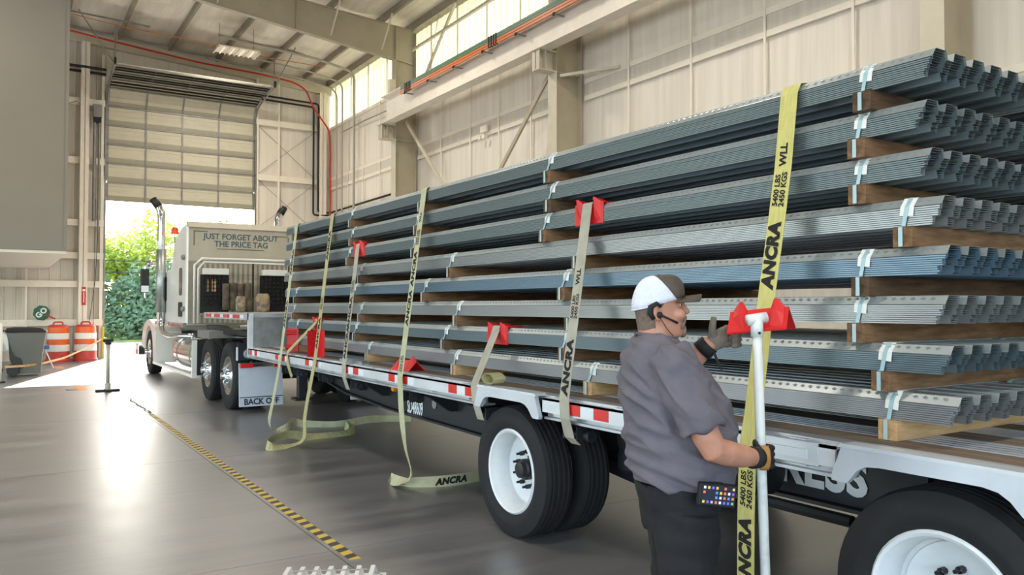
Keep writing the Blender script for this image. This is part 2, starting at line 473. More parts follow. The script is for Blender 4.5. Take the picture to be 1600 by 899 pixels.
def rafter(y):
    t = 0.016; w = 0.16
    top = lambda x: roof_z(x) - 0.215
    bot = lambda x: (8.72 + (9.55 - x) * 0.115) if x > 3.0 else (9.4735 + (3.0 - x) * 0.05)
    xs = [10.1, 9.5, 7, 5, 3, 0, -3, -6.0, -10, -15.9]
    if y < 30:
        m = MB(); vs = []
        for x in xs:
            vs += [(x, y - t / 2, bot(x)), (x, y + t / 2, bot(x)), (x, y + t / 2, top(x)), (x, y - t / 2, top(x))]
        n = len(xs)
        fs = [(4 * i + k, 4 * i + (k + 1) % 4, 4 * i + 4 + (k + 1) % 4, 4 * i + 4 + k) for i in range(n - 1) for k in range(4)]
        m.add(vs, fs)
        for fn, d in ((bot, 0.02), (top, -0.02)):
            vs = []
            for x in xs:
                vs += [(x, y - w / 2, fn(x)), (x, y + w / 2, fn(x)), (x, y + w / 2, fn(x) + d), (x, y - w / 2, fn(x) + d)]
            m.add(vs, fs)
        for x in (9.5, 6.6, 1.5):
            m.box(x - 0.01, x + 0.01, y - w / 2, y + w / 2, bot(x), top(x))
        m.build('rafter', 'steel_beige', ceiling)
for y in (-10.3, -2.5, 5.35, 13.25, 21.1): rafter(y)
# flange braces from rafter to purlin
for (x, s) in ((9.05, 1), (7.55, 1), (4.55, 1)):
    MB().bar((x, 21.02, 8.95 + (9.05 - x) * 0.09), (x, 20.3, roof_z(x) - 0.2), 0.04, 0.04).build('flange_brace', 'steel_cream', ceiling)

# columns along the right wall, with brackets for the crane runway
CX0, CX1 = 9.46, 10.1
def column(y):
    c = MB(); t = 0.016
    c.box(CX0, CX0 + t, y - 0.15, y + 0.15, 0, 8.75)
    c.box(CX1 - t, CX1, y - 0.15, y + 0.15, 0, 9.6)
    c.box(CX0, CX1, y - t / 2, y + t / 2, 0, 8.70)
    o = c.build('column', 'steel_beige')
    tag(o, kind='structure')
    MB().box(CX0 - 0.006, CX0 + 0.002, y - 0.15, y + 0.15, 0, 6.42).build('flange', 'steel_cream', o)  # paler overlay: the lit look of the inner flange put into colour
    b = MB()
    b.box(9.04, CX0, y - 0.13, y + 0.13, 6.40, 6.42); b.box(9.0, CX0, y - 0.15, y + 0.15, 6.80, 6.82)
    b.box(9.04, CX0, y - 0.01, y + 0.01, 6.42, 6.80); b.box(9.04, 9.055, y - 0.13, y + 0.13, 6.42, 6.80); b.box(9.2, 9.215, y - 0.13, y + 0.13, 6.42, 6.80)
    b.build('bracket', 'steel_cream', o)
    MB().box(CX0 + 0.02, CX1, y - 0.14, y + 0.14, 6.40, 6.41).build('stiffener', 'steel_cream', o)
    return o
cols = [column(y) for y in (-10.3, -2.5, 5.35, 13.25, 21.1)]
for i, o in enumerate(cols): o.name = 'column_%d' % (i + 1)
# diagonal wall braces
tag(MB().bar((9.75, 20.9, 6.9 + 0.05), (9.75, 13.6, 0.25), 0.09, 0.05, up=(1, 0, 0)).build('trim_1', 'steel_cream'), kind='structure')
tag(MB().bar((9.65, 13.5, 6.6), (9.65, 20.8, 0.25), 0.09, 0.05, up=(1, 0, 0)).build('trim_2', 'steel_beige'), kind='structure')
MB().bar((9.55, 13.1, 6.33), (10.1, 11.9, 6.30), 0.05, 0.06).build('tie_angle', 'steel_cream', cols[3])

# left and rear sides of the hall: walls above tall open bays (behind and left of the view)
wl = MB(); wl.box(X0 - 0.1, X0, Y0, YB, 6.2, roof_z(X0))
for y in (-12, -4, 4, 12, 20, 27.9): wl.box(X0 - 0.1, X0, y, y + 0.5, 0, 6.2)
struct('wall_left', wl, 'wall_vinyl')
wf = MB(); wf.box(X0, XR + 0.1, Y0 - 0.1, Y0, 7.2, 9.9); wf.box(1.2, XR + 0.1, Y0 - 0.1, Y0, 0, 7.2)
for x in (-16, -7.5): wf.box(x, x + 0.5, Y0 - 0.1, Y0, 0, 7.2)
struct('wall_front', wf, 'wall_vinyl')

# ------------------------------------------------------------------ sectional door, rolled up most of the way
door = struct('door_1', MB().box(DX0, DX1, YB - 0.06, YB - 0.02, 5.00, 5.03), 'galv_dull')
SEC = 0.605; DW0, DW1 = DX0 + 0.02, DX1 - 0.02
stl = [DW0, 3.93, 5.04, 6.2, DW1]
def section(P, T, Nn, extra=False):
    """one door section: P bottom point (y,z), T along, Nn inward normal"""
    def q(a, d): return (P[0] + T[0] * a + Nn[0] * d, P[1] + T[1] * a + Nn[1] * d)
    s = MB(); prof = [q(0, -0.03), q(0, 0.0), q(0.14, 0.0), q(0.15, 0.012), q(0.28, 0.012), q(0.29, 0.0), q(0.44, 0.0), q(0.45, 0.012), q(0.58, 0.012), q(0.59, 0.0), q(SEC - 0.006, 0.0), q(SEC - 0.006, -0.03)]
    sec = s.prism(prof, 'x', DW0, DW1).build('door_section', 'door_cream', door)
    MB().prism([q(0.0, 0.0), q(0.0, 0.016), q(0.13, 0.016), q(0.13, 0.0)], 'x', DW0, DW1).build('bottom_rail', 'door_green', sec)
    if extra:
        for a in (0.2, 0.38): MB().prism([q(a, 0.014), q(a, 0.06), q(a + 0.035, 0.06), q(a + 0.035, 0.014)], 'x', DW0, DW1).build('strut', 'black_steel', sec)
    b = MB(); b.prism([q(SEC - 0.05, 0.014), q(SEC - 0.05, 0.05), q(SEC - 0.01, 0.05), q(SEC - 0.01, 0.014)], 'x', DW0, DW1)
    b.build('strut', 'galv_dull', sec)
    for x in stl:
        c = MB(); h = 0.03 if x in (DW0, DW1) else 0.025
        x0 = min(max(x - h, DW0 - 0.02), DW1 + 0.02 - 2 * h)
        c.prism([q(0.0, 0.014), q(0.0, 0.034), q(SEC - 0.055, 0.034), q(SEC - 0.055, 0.014)], 'x', x0, x0 + 2 * h)
        c.build('stile', 'galv_dull', sec)
yd = YB - 0.05
for k in range(5):
    section((yd, 5.02 + SEC * k), (0, 1), (-1, 0))
ang = math.radians(58); P = (yd, 5.02 + SEC * 5)
T = (-math.sin(math.radians(24)), math.cos(math.radians(24))); section(P, T, (-T[1], T[0])) if False else None
def chain(P, degs):
    for dg in degs:
        a = math.radians(dg); T = (-math.sin(a), math.cos(a)); Nn = (-math.cos(a), -math.sin(a))
        section(P, T, Nn, dg > 60); P = (P[0] + T[0] * SEC, P[1] + T[1] * SEC)
    return P
endP = chain(P, (30, 76, 84, 84))
# tracks with rollers, hangers and angle bracing
for x in (DW0 - 0.05, DW1 + 0.05):
    path = [(x, yd - 0.03, 0.1), (x, yd - 0.03, 8.0), (x, yd - 0.08, 8.2), (x, yd - 0.22, 8.42), (x, yd - 0.5, 8.55), (x, yd - 2.3, 8.78)]
    MB().tube(path, 0.028, 6).build('track', 'galv_dull', door)
    for k in range(7): MB().lathe([(0.028, -0.02), (0.028, 0.02)], (x + (0.02 if x < 5 else -0.02), yd - 0.06, 5.06 + 0.6 * k), 'x', 10).build('roller', 'galv', door)
    MB().tube([(x, yd - 2.25, 8.78), (x, yd - 2.25, 9.95)], 0.018, 6).build('hanger', 'galv_dull', door)
    MB().tube([(x, yd - 2.25, 8.78), (x - (1.0 if x < 5 else -0.5), yd - 2.9, 10.0)], 0.018, 6).build('hanger', 'galv_dull', door)
    MB().bar((x - 1.4, yd - 2.6, 10.02), (x + 0.9, yd - 2.6, 9.95), 0.04, 0.04).build('hanger_rail', 'galv_dull', door)
    MB().box(x - 0.025, x + 0.025, YB - 0.16, YB - 0.02, 0.1, 8.0).build('track_angle', 'galv_dull', door)
    MB().box(x - 0.03, x + 0.03, yd - 2.4, yd - 2.3, 8.75, 8.95).build('bumper', 'black_steel', door)
for x in (4.6, 5.5):
    MB().box(x - 0.02, x + 0.02, YB - 0.2, YB - 0.16, 8.6, 9.4).build('shaft_bracket', 'black_steel', door)
for z, y in ((9.1, 0.30), (8.98, 0.18)):
    MB().tube([(0.3, YB - y, z), (DX0 - 0.05, YB - y, z)], 0.045, 10).build('spring_shaft', 'black_steel', door)
op = MB(); op.box(2.36, 2.62, YB - 0.45, YB - 0.2, 7.55, 7.95)
op = op.build('operator_motor', 'galv_dull', door, bevel=0.02)
MB().box(2.38, 2.60, YB - 0.40, YB - 0.22, 7.4, 7.55).build('gear_case', 'black_steel', op)
MB().tube([(2.42, YB - 0.3, 7.4), (2.42, YB - 0.3, 4.3)], 0.05, 10).build('chain_guard', 'galv_dull', op)
MB().tube([(2.55, YB - 0.3, 7.4), (2.55, YB - 0.3, 4.0)], 0.03, 8).build('chain_guard', 'galv_dull', op)
MB().tube([(2.58, YB - 0.2, 4.6), (2.5, YB - 0.2, 2.5), (2.35, YB - 0.2, 1.2)], 0.008, 5).build('pull_rope', 'black_steel', op)
MB().tube([(2.48, YB - 0.22, 5.0), (2.46, YB - 0.22, 1.0)], 0.006, 5).build('pull_rope', 'black_steel', op)
MB().tube([(1.6, YB - 0.25, 7.85), (1.9, YB - 0.3, 8.0), (2.2, YB - 0.3, 7.8), (2.4, YB - 0.3, 7.75)], 0.015, 6).build('power_cable', 'galv_dull', op)
tag(MB().box(2.70, 2.76, YB - 0.3, YB - 0.17, 0, 1.0).build('door_guard', 'yellow_post'), 'yellow steel door track guard at the left door jamb', 'guard post')

# ------------------------------------------------------------------ raised office box on the left
ob = empty('raised_office', (-3.0, 24.0, 2.83)); tag(ob, 'large plain grey raised enclosure overhead at the left edge', 'enclosure')
MB().box(-7.0, 1.18, 19.7, 19.9, 2.835, 8.7).build('front_panel', 'office_grey', ob)
MB().box(1.14, 1.20, 19.68, 27.9, 2.9, 8.7).build('side_panel', 'office_grey', ob)
MB().box(-7.0, 1.19, 19.72, 27.95, 2.77, 2.83).build('soffit', 'office_soffit', ob)
for x in (-6.8,): MB().box(x, x + 0.3, 19.9, 20.2, 0, 2.77).build('leg', 'steel_cream', ob)

# ------------------------------------------------------------------ crane runway on the brackets
rb = empty('crane_runway_beam', (9.2, 5, 6.82)); tag(rb, 'long pale steel crane runway beam resting on column brackets', 'crane beam')
RY0, RY1 = -12, 20.95
MB().box(9.03, 9.33, RY0, RY1, 6.82, 6.842).build('bottom_flange', 'steel_white', rb)
MB().box(9.17, 9.19, RY0, RY1, 6.842, 7.53).build('web', 'steel_white', rb)
MB().box(9.0, 9.36, RY0, RY1, 7.53, 7.555).build('top_flange', 'steel_white', rb)
MB().prism([(9.14, 7.555), (9.22, 7.555), (9.19, 7.58), (9.195, 7.61), (9.165, 7.61), (9.17, 7.58)], 'y', RY0, RY1 - 0.2).build('crane_rail', 'galv_dull', rb)
MB().box(9.10, 9.26, 20.55, 20.7, 7.61, 8.0).build('end_stop', 'steel_cream', rb)
cb = empty('conductor_bars', (8.95, 5, 7.3)); tag(cb, 'orange and green crane conductor bars along the runway beam', 'conductor bars')
for k, (dz, mm) in enumerate(((7.30, 'orange_bar'), (7.36, 'orange_bar'), (7.42, 'green_bar'), (7.475, 'green_bar'))):
    MB().box(8.93, 8.97, RY0, 19.5, dz, dz + 0.05).build('conductor_bar', mm, cb)
y = -10.5
while y < 19.6:
    MB().box(8.90, 9.17, y - 0.02, y + 0.02, 7.26, 7.285).build('bar_hanger', 'galv_dull', cb)
    MB().box(8.9, 8.925, y - 0.03, y + 0.03, 7.24, 7.3).build('hanger_clip', 'black_steel', cb)
    y += 1.35
for y in (18.9, 14.6):
    for k in range(4): MB().box(8.915, 8.98, y + 0.1 * k - 0.02, y + 0.1 * k + 0.02, 7.29, 7.53).build('joint_clamp', 'black_steel', cb)
MB().tube([(9.3, 20.95, 7.6), (9.9, 21.3, 7.6), (10.02, 24.5, 7.75), (10.02, 26.8, 7.75)], 0.02, 6).build('feed_conduit', 'galv_dull', cb)

# ------------------------------------------------------------------ pipes, hoses and conduits
def pipe(name, pts, r, m, label, cat, n=8, group=None):
    return tag(MB().tube(pts, r, n).build(name, m, smooth='all'), label, cat, group)
def rounded(pts, r=0.12, n=4):
    out = [Vector(pts[0])]
    for i in range(1, len(pts) - 1):
        p = Vector(pts[i]); a = (Vector(pts[i - 1]) - p); b = (Vector(pts[i + 1]) - p)
        ra = min(r, a.length * 0.45); rb_ = min(r, b.length * 0.45)
        A = p + a.normalized() * ra; B = p + b.normalized() * rb_
        for k in range(n + 1):
            t = k / n; out.append(A.lerp(p, t).lerp(p.lerp(B, t), t))
    out.append(Vector(pts[-1])); return out
pipe('black_pipe', rounded([(7.5, YB - 0.22, 9.02), (9.64, YB - 0.22, 8.98), (9.64, YB - 0.22, 5.05), (10.085, YB - 0.22, 5.05), (10.085, 21.6, 5.1)]), 0.035, 'black_steel', 'outer of the two black pipes right of the rolled-up door', 'pipe')
pipe('black_pipe', rounded([(7.5, YB - 0.22, 8.88), (9.46, YB - 0.22, 8.84), (9.46, YB - 0.22, 4.95), (9.62, YB - 0.26, 4.93), (10.08, YB - 0.3, 4.95)]), 0.035, 'black_steel', 'inner of the two black pipes right of the rolled-up door', 'pipe')
red = [(1.0, 27.4, 10.05), (1.7, 27.4, 9.98), (3.05, 27.4, 9.84), (5.4, 27.4, 9.62), (7.4, 27.4, 9.55), (8.5, 27.4, 9.45), (8.95, 27.4, 9.25), (9.1, 27.4, 8.9), (9.25, 27.4, 8.6), (9.62, 27.4, 8.15), (9.8, 27.4, 7.9), (9.84, 27.4, 7.0), (9.82, 27.4, 6.4), (9.86, 27.4, 6.0), (9.84, 27.4, 5.0), (9.84, 27.4, 3.0)]
pipe('red_hose', rounded(red, 0.25), 0.03, 'red_hose', 'long red air hose running under the roof and down the corner', 'hose')
pipe('orange_wire', [(1.2, 25.6, 9.95), (3, 25.8, 9.85), (5, 25.6, 9.75), (7.2, 25.7, 9.62), (9.0, 25.6, 9.6)], 0.012, 'orange_wire', 'thin orange cable strung under the roof purlins', 'cable', 6)
for (y, top, lab) in ((27.14, 9.3, 'thin grey conduit on the right wall nearest the corner'), (26.6, 9.45, 'thin grey conduit on the right wall beside the fatter one'), (25.5, 9.55, 'fatter grey conduit rising up the right wall to the roof')):
    r = 0.06 if y < 26 else 0.03
    pipe('conduit', rounded([(9.985, y, 0.0), (9.985, y, top), (8.6, y - 0.3, top + 0.15), (5.5, y - 0.3, top + 0.35)], 0.3), r if r < 0.05 else 0.045, 'conduit', lab, 'conduit')
# hanging fluorescent fixtures (each with its own lamp light)
def fixture(x, y, label):
    z = 9.25
    f = empty('ceiling_light', (x, y, z)); tag(f, label, 'light', 'hanging fluorescent fixtures')
    h = MB(); h.prism([(x - 0.62, z), (x - 0.6, z + 0.09), (x + 0.6, z + 0.09), (x + 0.62, z), (x + 0.58, z), (x + 0.57, z + 0.06), (x - 0.57, z + 0.06), (x - 0.58, z)], 'y', y - 0.35, y + 0.35)
    h.build('housing', 'steel_white', f)
    for k in range(4):
        xx = x - 0.42 + 0.28 * k
        MB().tube([(xx, y - 0.33, z + 0.03), (xx, y + 0.33, z + 0.03)], 0.018, 8).build('tube_lamp', 'lamp_tube', f)
        MB().prism([(xx + 0.12, z + 0.06), (xx + 0.14, z), (xx + 0.16, z + 0.06)], 'y', y - 0.34, y + 0.34).build('reflector', 'steel_white', f)
    for s in (-0.5, 0.5):
        MB().tube([(x + s, y, z + 0.09), (x + s, y, roof_z(x) - 0.1)], 0.008, 5).build('hanger', 'galv_dull', f)
    ld = bpy.data.lights.new('lamp_light', 'AREA'); ld.shape = 'RECTANGLE'; ld.size = 1.1; ld.size_y = 0.6
    ld.energy = LAMP_WATTS; ld.color = (1.0, 0.92, 0.80)
    lo = bpy.data.objects.new('lamp_light', ld); COL.objects.link(lo); lo.location = (x, y, z - 0.03); adopt(lo, f)
emit('lamp_tube', (255, 246, 225), 0.45)
fixture(5.9, 24.6, 'white fluorescent fixture hanging in front of the rolled-up door')
for (x, y, lab) in ((5.9, 16.5, 'white fluorescent fixture above the far end of the load'), (5.9, 8.5, 'white fluorescent fixture above the middle of the load'), (6.2, 0.5, 'white fluorescent fixture above the near end of the load'),
                    (-1.5, 16.5, 'white fluorescent fixture over the far left floor'), (-1.5, 8.5, 'white fluorescent fixture over the left floor'), (-1.5, 0.5, 'white fluorescent fixture behind the viewpoint'), (-1.5, -6.5, 'white fluorescent fixture by the rear opening')):
    fixture(x, y, lab)
# twin-head emergency light on the right wall girt
el = empty('emergency_light', (10.02, 17.0, 6.0)); tag(el, 'small white twin-head emergency light on the right wall', 'light')
MB().box(10.02, 10.1, 16.85, 17.15, 5.95, 6.12).build('case', 'steel_white', el, bevel=0.01)
for y in (16.9, 17.1): MB().lathe([(0.03, 0.1), (0.06, 0.0), (0.06, -0.02)], (9.98, y, 5.82), 'x', 12).build('lamp_head', 'steel_white', el, True)
# ================================================================== STEP-DECK TRAILER
mat('alu', (198, 200, 204), 0.38, metal=0.55, var=0.12, scale=5, stretch=(1, 0.3, 1), rvar=0.08)
mat('alu_bright', (214, 217, 222), 0.42, metal=0.35, var=0.08, scale=6, stretch=(1, 0.3, 1))
mat('alu_fender', (205, 209, 216), 0.4, metal=0.3, var=0.07, scale=4)
mat('deck_wood', (116, 100, 84), 0.75, var=0.3, scale=9, stretch=(4, 0.25, 1), bump=0.3)
mat('chassis', (33, 36, 42), 0.5, var=0.1, scale=5)
mat('tire', (27, 27, 29), 0.78, var=0.18, scale=7, bump=0.1)
mat('rim_white', (226, 228, 230), 0.35, var=0.05, scale=6)
mat('hub_black', (22, 22, 24), 0.45)
mat('chrome', (225, 225, 225), 0.12, metal=1.0)
mat('tape_red', (214, 38, 30), 0.35)
mat('tape_white', (226, 232, 236), 0.35)
mat('letter_white', (242, 244, 248), 0.5)
mat('amber', (240, 150, 40), 0.35)
DZ0 = 1.04           # deck height
TX0, TX1 = 3.0, 5.59
trailer = empty('step_deck_trailer', (4.3, 5.0, 0))
tag(trailer, 'aluminium step-deck trailer carrying the stacked metal bundles', 'trailer')
WY = (4.79, 1.72)
TR0, TR1 = -1.6, 11.7
# deck boards: timber planks between ribbed aluminium strips
x = 3.14; k = 0
while x < 5.44:
    w = 0.20 if k % 2 == 0 else 0.26
    w = min(w, 5.45 - x)
    if k % 2 == 0:
        MB().box(x + 0.002, x + w - 0.002, TR0, TR1, DZ0 - 0.035, DZ0 - 0.002).build('deck_plank', 'deck_wood', trailer)
    else:
        m = MB(); pts = [(x, DZ0 - 0.035), (x, DZ0 - 0.008)]
        for j in range(5):
            c = x + w * (j + 0.5) / 5
            pts += [(c - 0.014, DZ0 - 0.008), (c - 0.011, DZ0), (c + 0.011, DZ0), (c + 0.014, DZ0 - 0.008)]
        pts += [(x + w, DZ0 - 0.008), (x + w, DZ0 - 0.035)]
        m.prism(pts, 'y', TR0, TR1).build('deck_strip', 'alu', trailer)
    x += w; k += 1
# side rails with top lip, rub rail and stake pockets
for s in (0, 1):
    X = lambda d: TX0 + d if s == 0 else TX1 - d
    def bx(m, a, b, y0, y1, z0, z1): m.box(min(X(a), X(b)), max(X(a), X(b)), y0, y1, z0, z1)
    m = MB(); bx(m, 0.045, 0.14, TR0, TR1, DZ0 - 0.03, DZ0)
    for (a, b) in ((TR0, 1.32), (2.12, 4.34), (5.14, TR1)): bx(m, 0.06, 0.075, a, b, 0.90, DZ0 - 0.03); bx(m, 0.03, 0.14, a, b, 0.885, 0.90)
    rail = m.build('side_rail', 'alu', trailer)
    segs = ((TR0, 1.30), (2.14, 4.32), (5.16, TR1))
    for (a, b) in segs:
        m = MB(); bx(m, 0.0, 0.012, a, b, 0.935, 1.025); bx(m, 0.0, 0.05, a, b, 1.012, 1.025); m.build('rub_rail', 'alu_bright', rail)
        y = a + 0.2
        while y < b - 0.1:
            m = MB(); bx(m, 0.012, 0.06, y - 0.045, y + 0.045, 0.915, 1.035); m.build('stake_pocket', 'alu', rail); y += 0.61
    for c in WY:
        c = c - 0.05 if c > 3 else c
        out = [(0.37, 1.035), (0.42, 0.905), (0.415, 0.89), (0.345, 0.888), (0.33, 0.905), (0.30, 0.945), (0.26, 0.968), (0.20, 0.975), (-0.20, 0.975), (-0.255, 0.965), (-0.295, 0.94), (-0.335, 0.895), (-0.35, 0.885), (-0.415, 0.885), (-0.42, 0.90), (-0.37, 1.035)]
        m = MB(); m.prism([(c + a, z) for a, z in out], 'x', min(X(-0.03), X(0.0)), max(X(-0.03), X(0.0)))
        m.build('wheel_cutout_plate', 'alu_fender', rail)
        m = MB(); m.prism([(c - 0.39, DZ0 - 0.006), (c + 0.39, DZ0 - 0.006), (c + 0.37, 1.05), (c - 0.37, 1.05)], 'x', min(X(-0.032), X(0.06)), max(X(-0.032), X(0.06)))
        m.build('top_cap', 'alu_bright', rail)
# conspicuity tape on the near rub rail
for (y1,) in ((4.05,), (5.62,), (6.78,), (7.92,), (9.15,), (10.35,), (11.62,)):
    y = y1
    for k, (c, w) in enumerate((('tape_red', 0.14), ('tape_white', 0.13), ('tape_red', 0.14), ('tape_white', 0.12))):
        if y - w < 5.17 < y or (k == 3 and y1 < 6): break
        MB().box(TX0 - 0.003, TX0, y - w + 0.004, y, 0.945, 1.012).build('reflector', c, trailer); y -= w
# long box extrusion along the rail between the wheels
m = MB(); m.box(TX0 - 0.008, TX0 + 0.02, 2.22, 2.55, 0.925, 1.03); m.build('rail_block', 'alu', trailer, bevel=0.004)
MB().box(TX0 - 0.02, TX0 - 0.008, 2.27, 2.55, 0.955, 0.995).build('rail_insert', 'alu_bright', trailer)
# main beams
web = [(TR0, 0.58), (4.9, 0.55), (6.0, 0.43), (8.5, 0.46), (9.8, 0.52), (11.2, 0.7), (11.65, 0.85), (11.65, 0.985), (TR0, 0.985)]
for x in (3.80, 4.79):
    b = MB(); b.prism(web, 'x', x - 0.008, x + 0.008); b = b.build('main_beam', 'chassis', trailer)
    m = MB()
    for i in range(6):
        m.bar((x, web[i][0], web[i][1]), (x, web[i + 1][0], web[i + 1][1]), 0.14, 0.02)
    m.build('bottom_flange', 'chassis', b)
    m = MB(); m.box(x - 0.07, x + 0.07, TR0, 11.65, 0.98, 0.995); m.build('top_flange', 'chassis', b)
y = -1.3
while y < 11.6:
    if not (1.2 < y < 2.25 or 4.25 < y < 5.3): MB().box(3.09, 5.5, y - 0.03, y + 0.03, 0.90, 1.0).build('cross_member', 'chassis', trailer)
    y += 0.61
for y in (5.75, 6.95, 8.6, 9.3, 10.4):
    m = MB(); m.prism([(3.10, 0.89), (3.79, 0.89), (3.79, 0.60), (3.72, 0.60), (3.5, 0.75), (3.3, 0.80)], 'y', y - 0.04, y + 0.04); m.build('outrigger', 'chassis', trailer)
# lettering on the beam
t1 = text_mesh('SD48609', 0.225, bold=0.006)
MB().addmesh(t1, frame((0, -1, 0), (0, 0, 1), (3.785, 7.86, 0.530), 0.46, 0.9)).build('lettering', 'letter_white', trailer)
t2 = text_mesh('EXPRESS', 0.26, bold=0.011, spacing=1.08)
MB().addmesh(t2, frame((0, -1, 0), (0, 0, 1), (3.785, 3.03, 0.715), 1.0, 1.0)).build('lettering', 'letter_white', trailer)
for (y, z, r) in ((7.4, 0.62, 0.05),):
    MB().lathe([(r, -0.004), (r, 0.004)], (3.785, y, z), 'x', 16).build('reflector', 'galv', trailer)
ml = MB().lathe([(0.03, -0.02), (0.035, 0), (0.035, 0.02)], (3.2, 7.1, 0.84), 'x', 12).build('marker_light', 'amber', trailer)
# wheels: tyre with grooved tread, dished rim, hub, nuts
def tire_prof(R, w, rim, grooves=4):
    h = w / 2
    p = [(rim, -h * 0.72), (rim + 0.02, -h * 0.86), (rim + 0.07, -h), (R - 0.09, -h * 0.985), (R - 0.035, -h * 0.93), (R - 0.012, -h * 0.86)]
    tw = h * 0.82
    for i in range(grooves):
        c = -tw + 2 * tw * (i + 1) / (grooves + 1)
        p += [(R, c - 0.012), (R - 0.012, c - 0.006), (R - 0.012, c + 0.006), (R, c + 0.012)]
    p += [(R - 0.012, h * 0.86), (R - 0.035, h * 0.93), (R - 0.09, h * 0.985), (rim + 0.07, h), (rim + 0.02, h * 0.86), (rim, h * 0.72)]
    return p
def wheel(parent, xc, y, z, R, rim, w, out, face, rim_m='rim_white', nuts=10):
    """out: -1 when the outer face looks to -x; face: 'deep' dish or 'flat'"""
    t = MB().lathe(tire_prof(R, w, rim), (xc, y, z), 'x', 48, closed=True).build('tire', 'tire', parent, 35)
    t.data.flip_normals()
    h = w / 2 * 0.8; d = out
    if face == 'deep':
        prof = [(rim + 0.004, 0.0), (rim + 0.012, h), (rim, h + 0.012), (rim - 0.014, h + 0.004), (rim - 0.024, h - 0.03), (rim - 0.034, h - 0.05), (rim - 0.036, h - 0.13), (rim - 0.030, h - 0.15), (rim - 0.050, h - 0.152), (rim - 0.056, h - 0.14), (rim - 0.066, h - 0.142), (rim - 0.10, h - 0.165), (0.12, h - 0.16), (0.11, h - 0.158), (0.0, h - 0.158), ]
    else:
        prof = [(rim + 0.004, 0.0), (rim + 0.012, h), (rim, h + 0.012), (rim - 0.014, h + 0.004), (rim - 0.03, h - 0.03), (rim - 0.05, h - 0.05), (0.19, h + 0.0), (0.17, h + 0.02), (0.13, h + 0.02), (0.0, h + 0.02)]
    m = MB(); n = 40; vs = []
    for (r, q) in prof:
        for k in range(n):
            a = 2 * PI * k / n; vs.append((xc + d * q, y + r * math.cos(a), z + r * math.sin(a)))
    m.add(vs, [(i * n + k, i * n + (k + 1) % n, (i + 1) * n + (k + 1) % n, (i + 1) * n + k) for i in range(len(prof) - 1) for k in range(n)])
    rimo = m.build('rim', rim_m, t, 40)
    if face == 'deep': MB().lathe([(rim - 0.046, 0), (rim - 0.052, d * 0.004), (rim - 0.058, d * 0.002), (rim - 0.058, -d * 0.01)], (xc + d * (h - 0.155), y, z), 'x', 40).build('rim_gap', 'hub_black', t) if False else None
    q0 = h - 0.158 if face == 'deep' else h + 0.02
    MB().lathe([(0.075, 0), (0.075, d * 0.05), (0.06, d * 0.06), (0.055, d * 0.09), (0.03, d * 0.095)], (xc + d * q0, y, z), 'x', 20).build('hub', 'hub_black' if rim_m == 'rim_white' else 'chrome', t, 40)
    nm = 'hub_black' if rim_m == 'rim_white' else 'chrome'
    for k in range(nuts):
        a = 2 * PI * k / nuts + 0.3
        MB().lathe([(0.016, 0), (0.016, d * 0.03), (0.009, d * 0.034), (0.009, d * 0.06)], (xc + d * q0, y + 0.125 * math.cos(a), z + 0.125 * math.sin(a)), 'x', 8).build('wheel_nut', nm, rimo)
    return t
for y in WY:
    wheel(trailer, 3.155, y, 0.46, 0.46, 0.287, 0.25, -1, 'deep')
    wheel(trailer, 3.475, y, 0.46, 0.46, 0.287, 0.25, -1, 'deep', nuts=0)
    wheel(trailer, 5.115, y, 0.46, 0.46, 0.287, 0.25, 1, 'deep', nuts=0)
    wheel(trailer, 5.435, y, 0.46, 0.46, 0.287, 0.25, 1, 'deep', nuts=0)
    MB().tube([(3.2, y, 0.46), (5.39, y, 0.46)], 0.065, 12).build('axle', 'chassis', trailer)
    for x in (3.80, 4.79):
        MB().lathe([(0.10, 0), (0.135, 0.03), (0.14, 0.12), (0.125, 0.16), (0.14, 0.20), (0.14, 0.27), (0.11, 0.31)], (x - 0.05, y - 0.55, 0.47), 'z', 20).build('air_bag', 'black_rubber', trailer, True)
        MB().bar((x, y + 0.55, 0.55), (x, y - 0.55, 0.43), 0.09, 0.10).build('trailing_arm', 'chassis', trailer)
        MB().prism([(y + 0.42, 0.98), (y + 0.68, 0.98), (y + 0.62, 0.5), (y + 0.48, 0.5)], 'x', x - 0.06, x + 0.06).build('hanger', 'chassis', trailer)
MB().tube([(3.35, 3.1, 0.62), (3.35, 2.3, 0.62)], 0.03, 8).build('air_line', 'black_rubber', trailer)
MB().lathe([(0.02, 0), (0.12, 0.03), (0.13, 0.1), (0.13, 0.5), (0.12, 0.57), (0.02, 0.6)], (3.55, 2.9, 0.72), 'y', 18).build('air_tank', 'chassis', trailer, True)
# winches under the rail
WINCH = (2.57, 4.06, 5.17, 6.47, 7.87, 8.72, 9.62, 10.1)
for y in WINCH:
    if 2.3 < y < 2.9: y = 2.85
    m = MB(); m.box(3.03, 3.17, y - 0.075, y - 0.063, 0.785, 0.885); m.box(3.03, 3.17, y + 0.063, y + 0.075, 0.785, 0.885); m.box(3.03, 3.17, y - 0.075, y + 0.075, 0.875, 0.887)
    w = m.build('winch', 'chassis', trailer)
    MB().tube([(3.10, y - 0.13, 0.815), (3.10, y + 0.10, 0.815)], 0.028, 12).build('drum', 'chassis', w)
    MB().lathe([(0.014, -0.10), (0.016, -0.136), (0.036, -0.138), (0.036, -0.085)], (3.10, y, 0.815), 'y', 16).build('drum_end', 'chassis', w, 35)
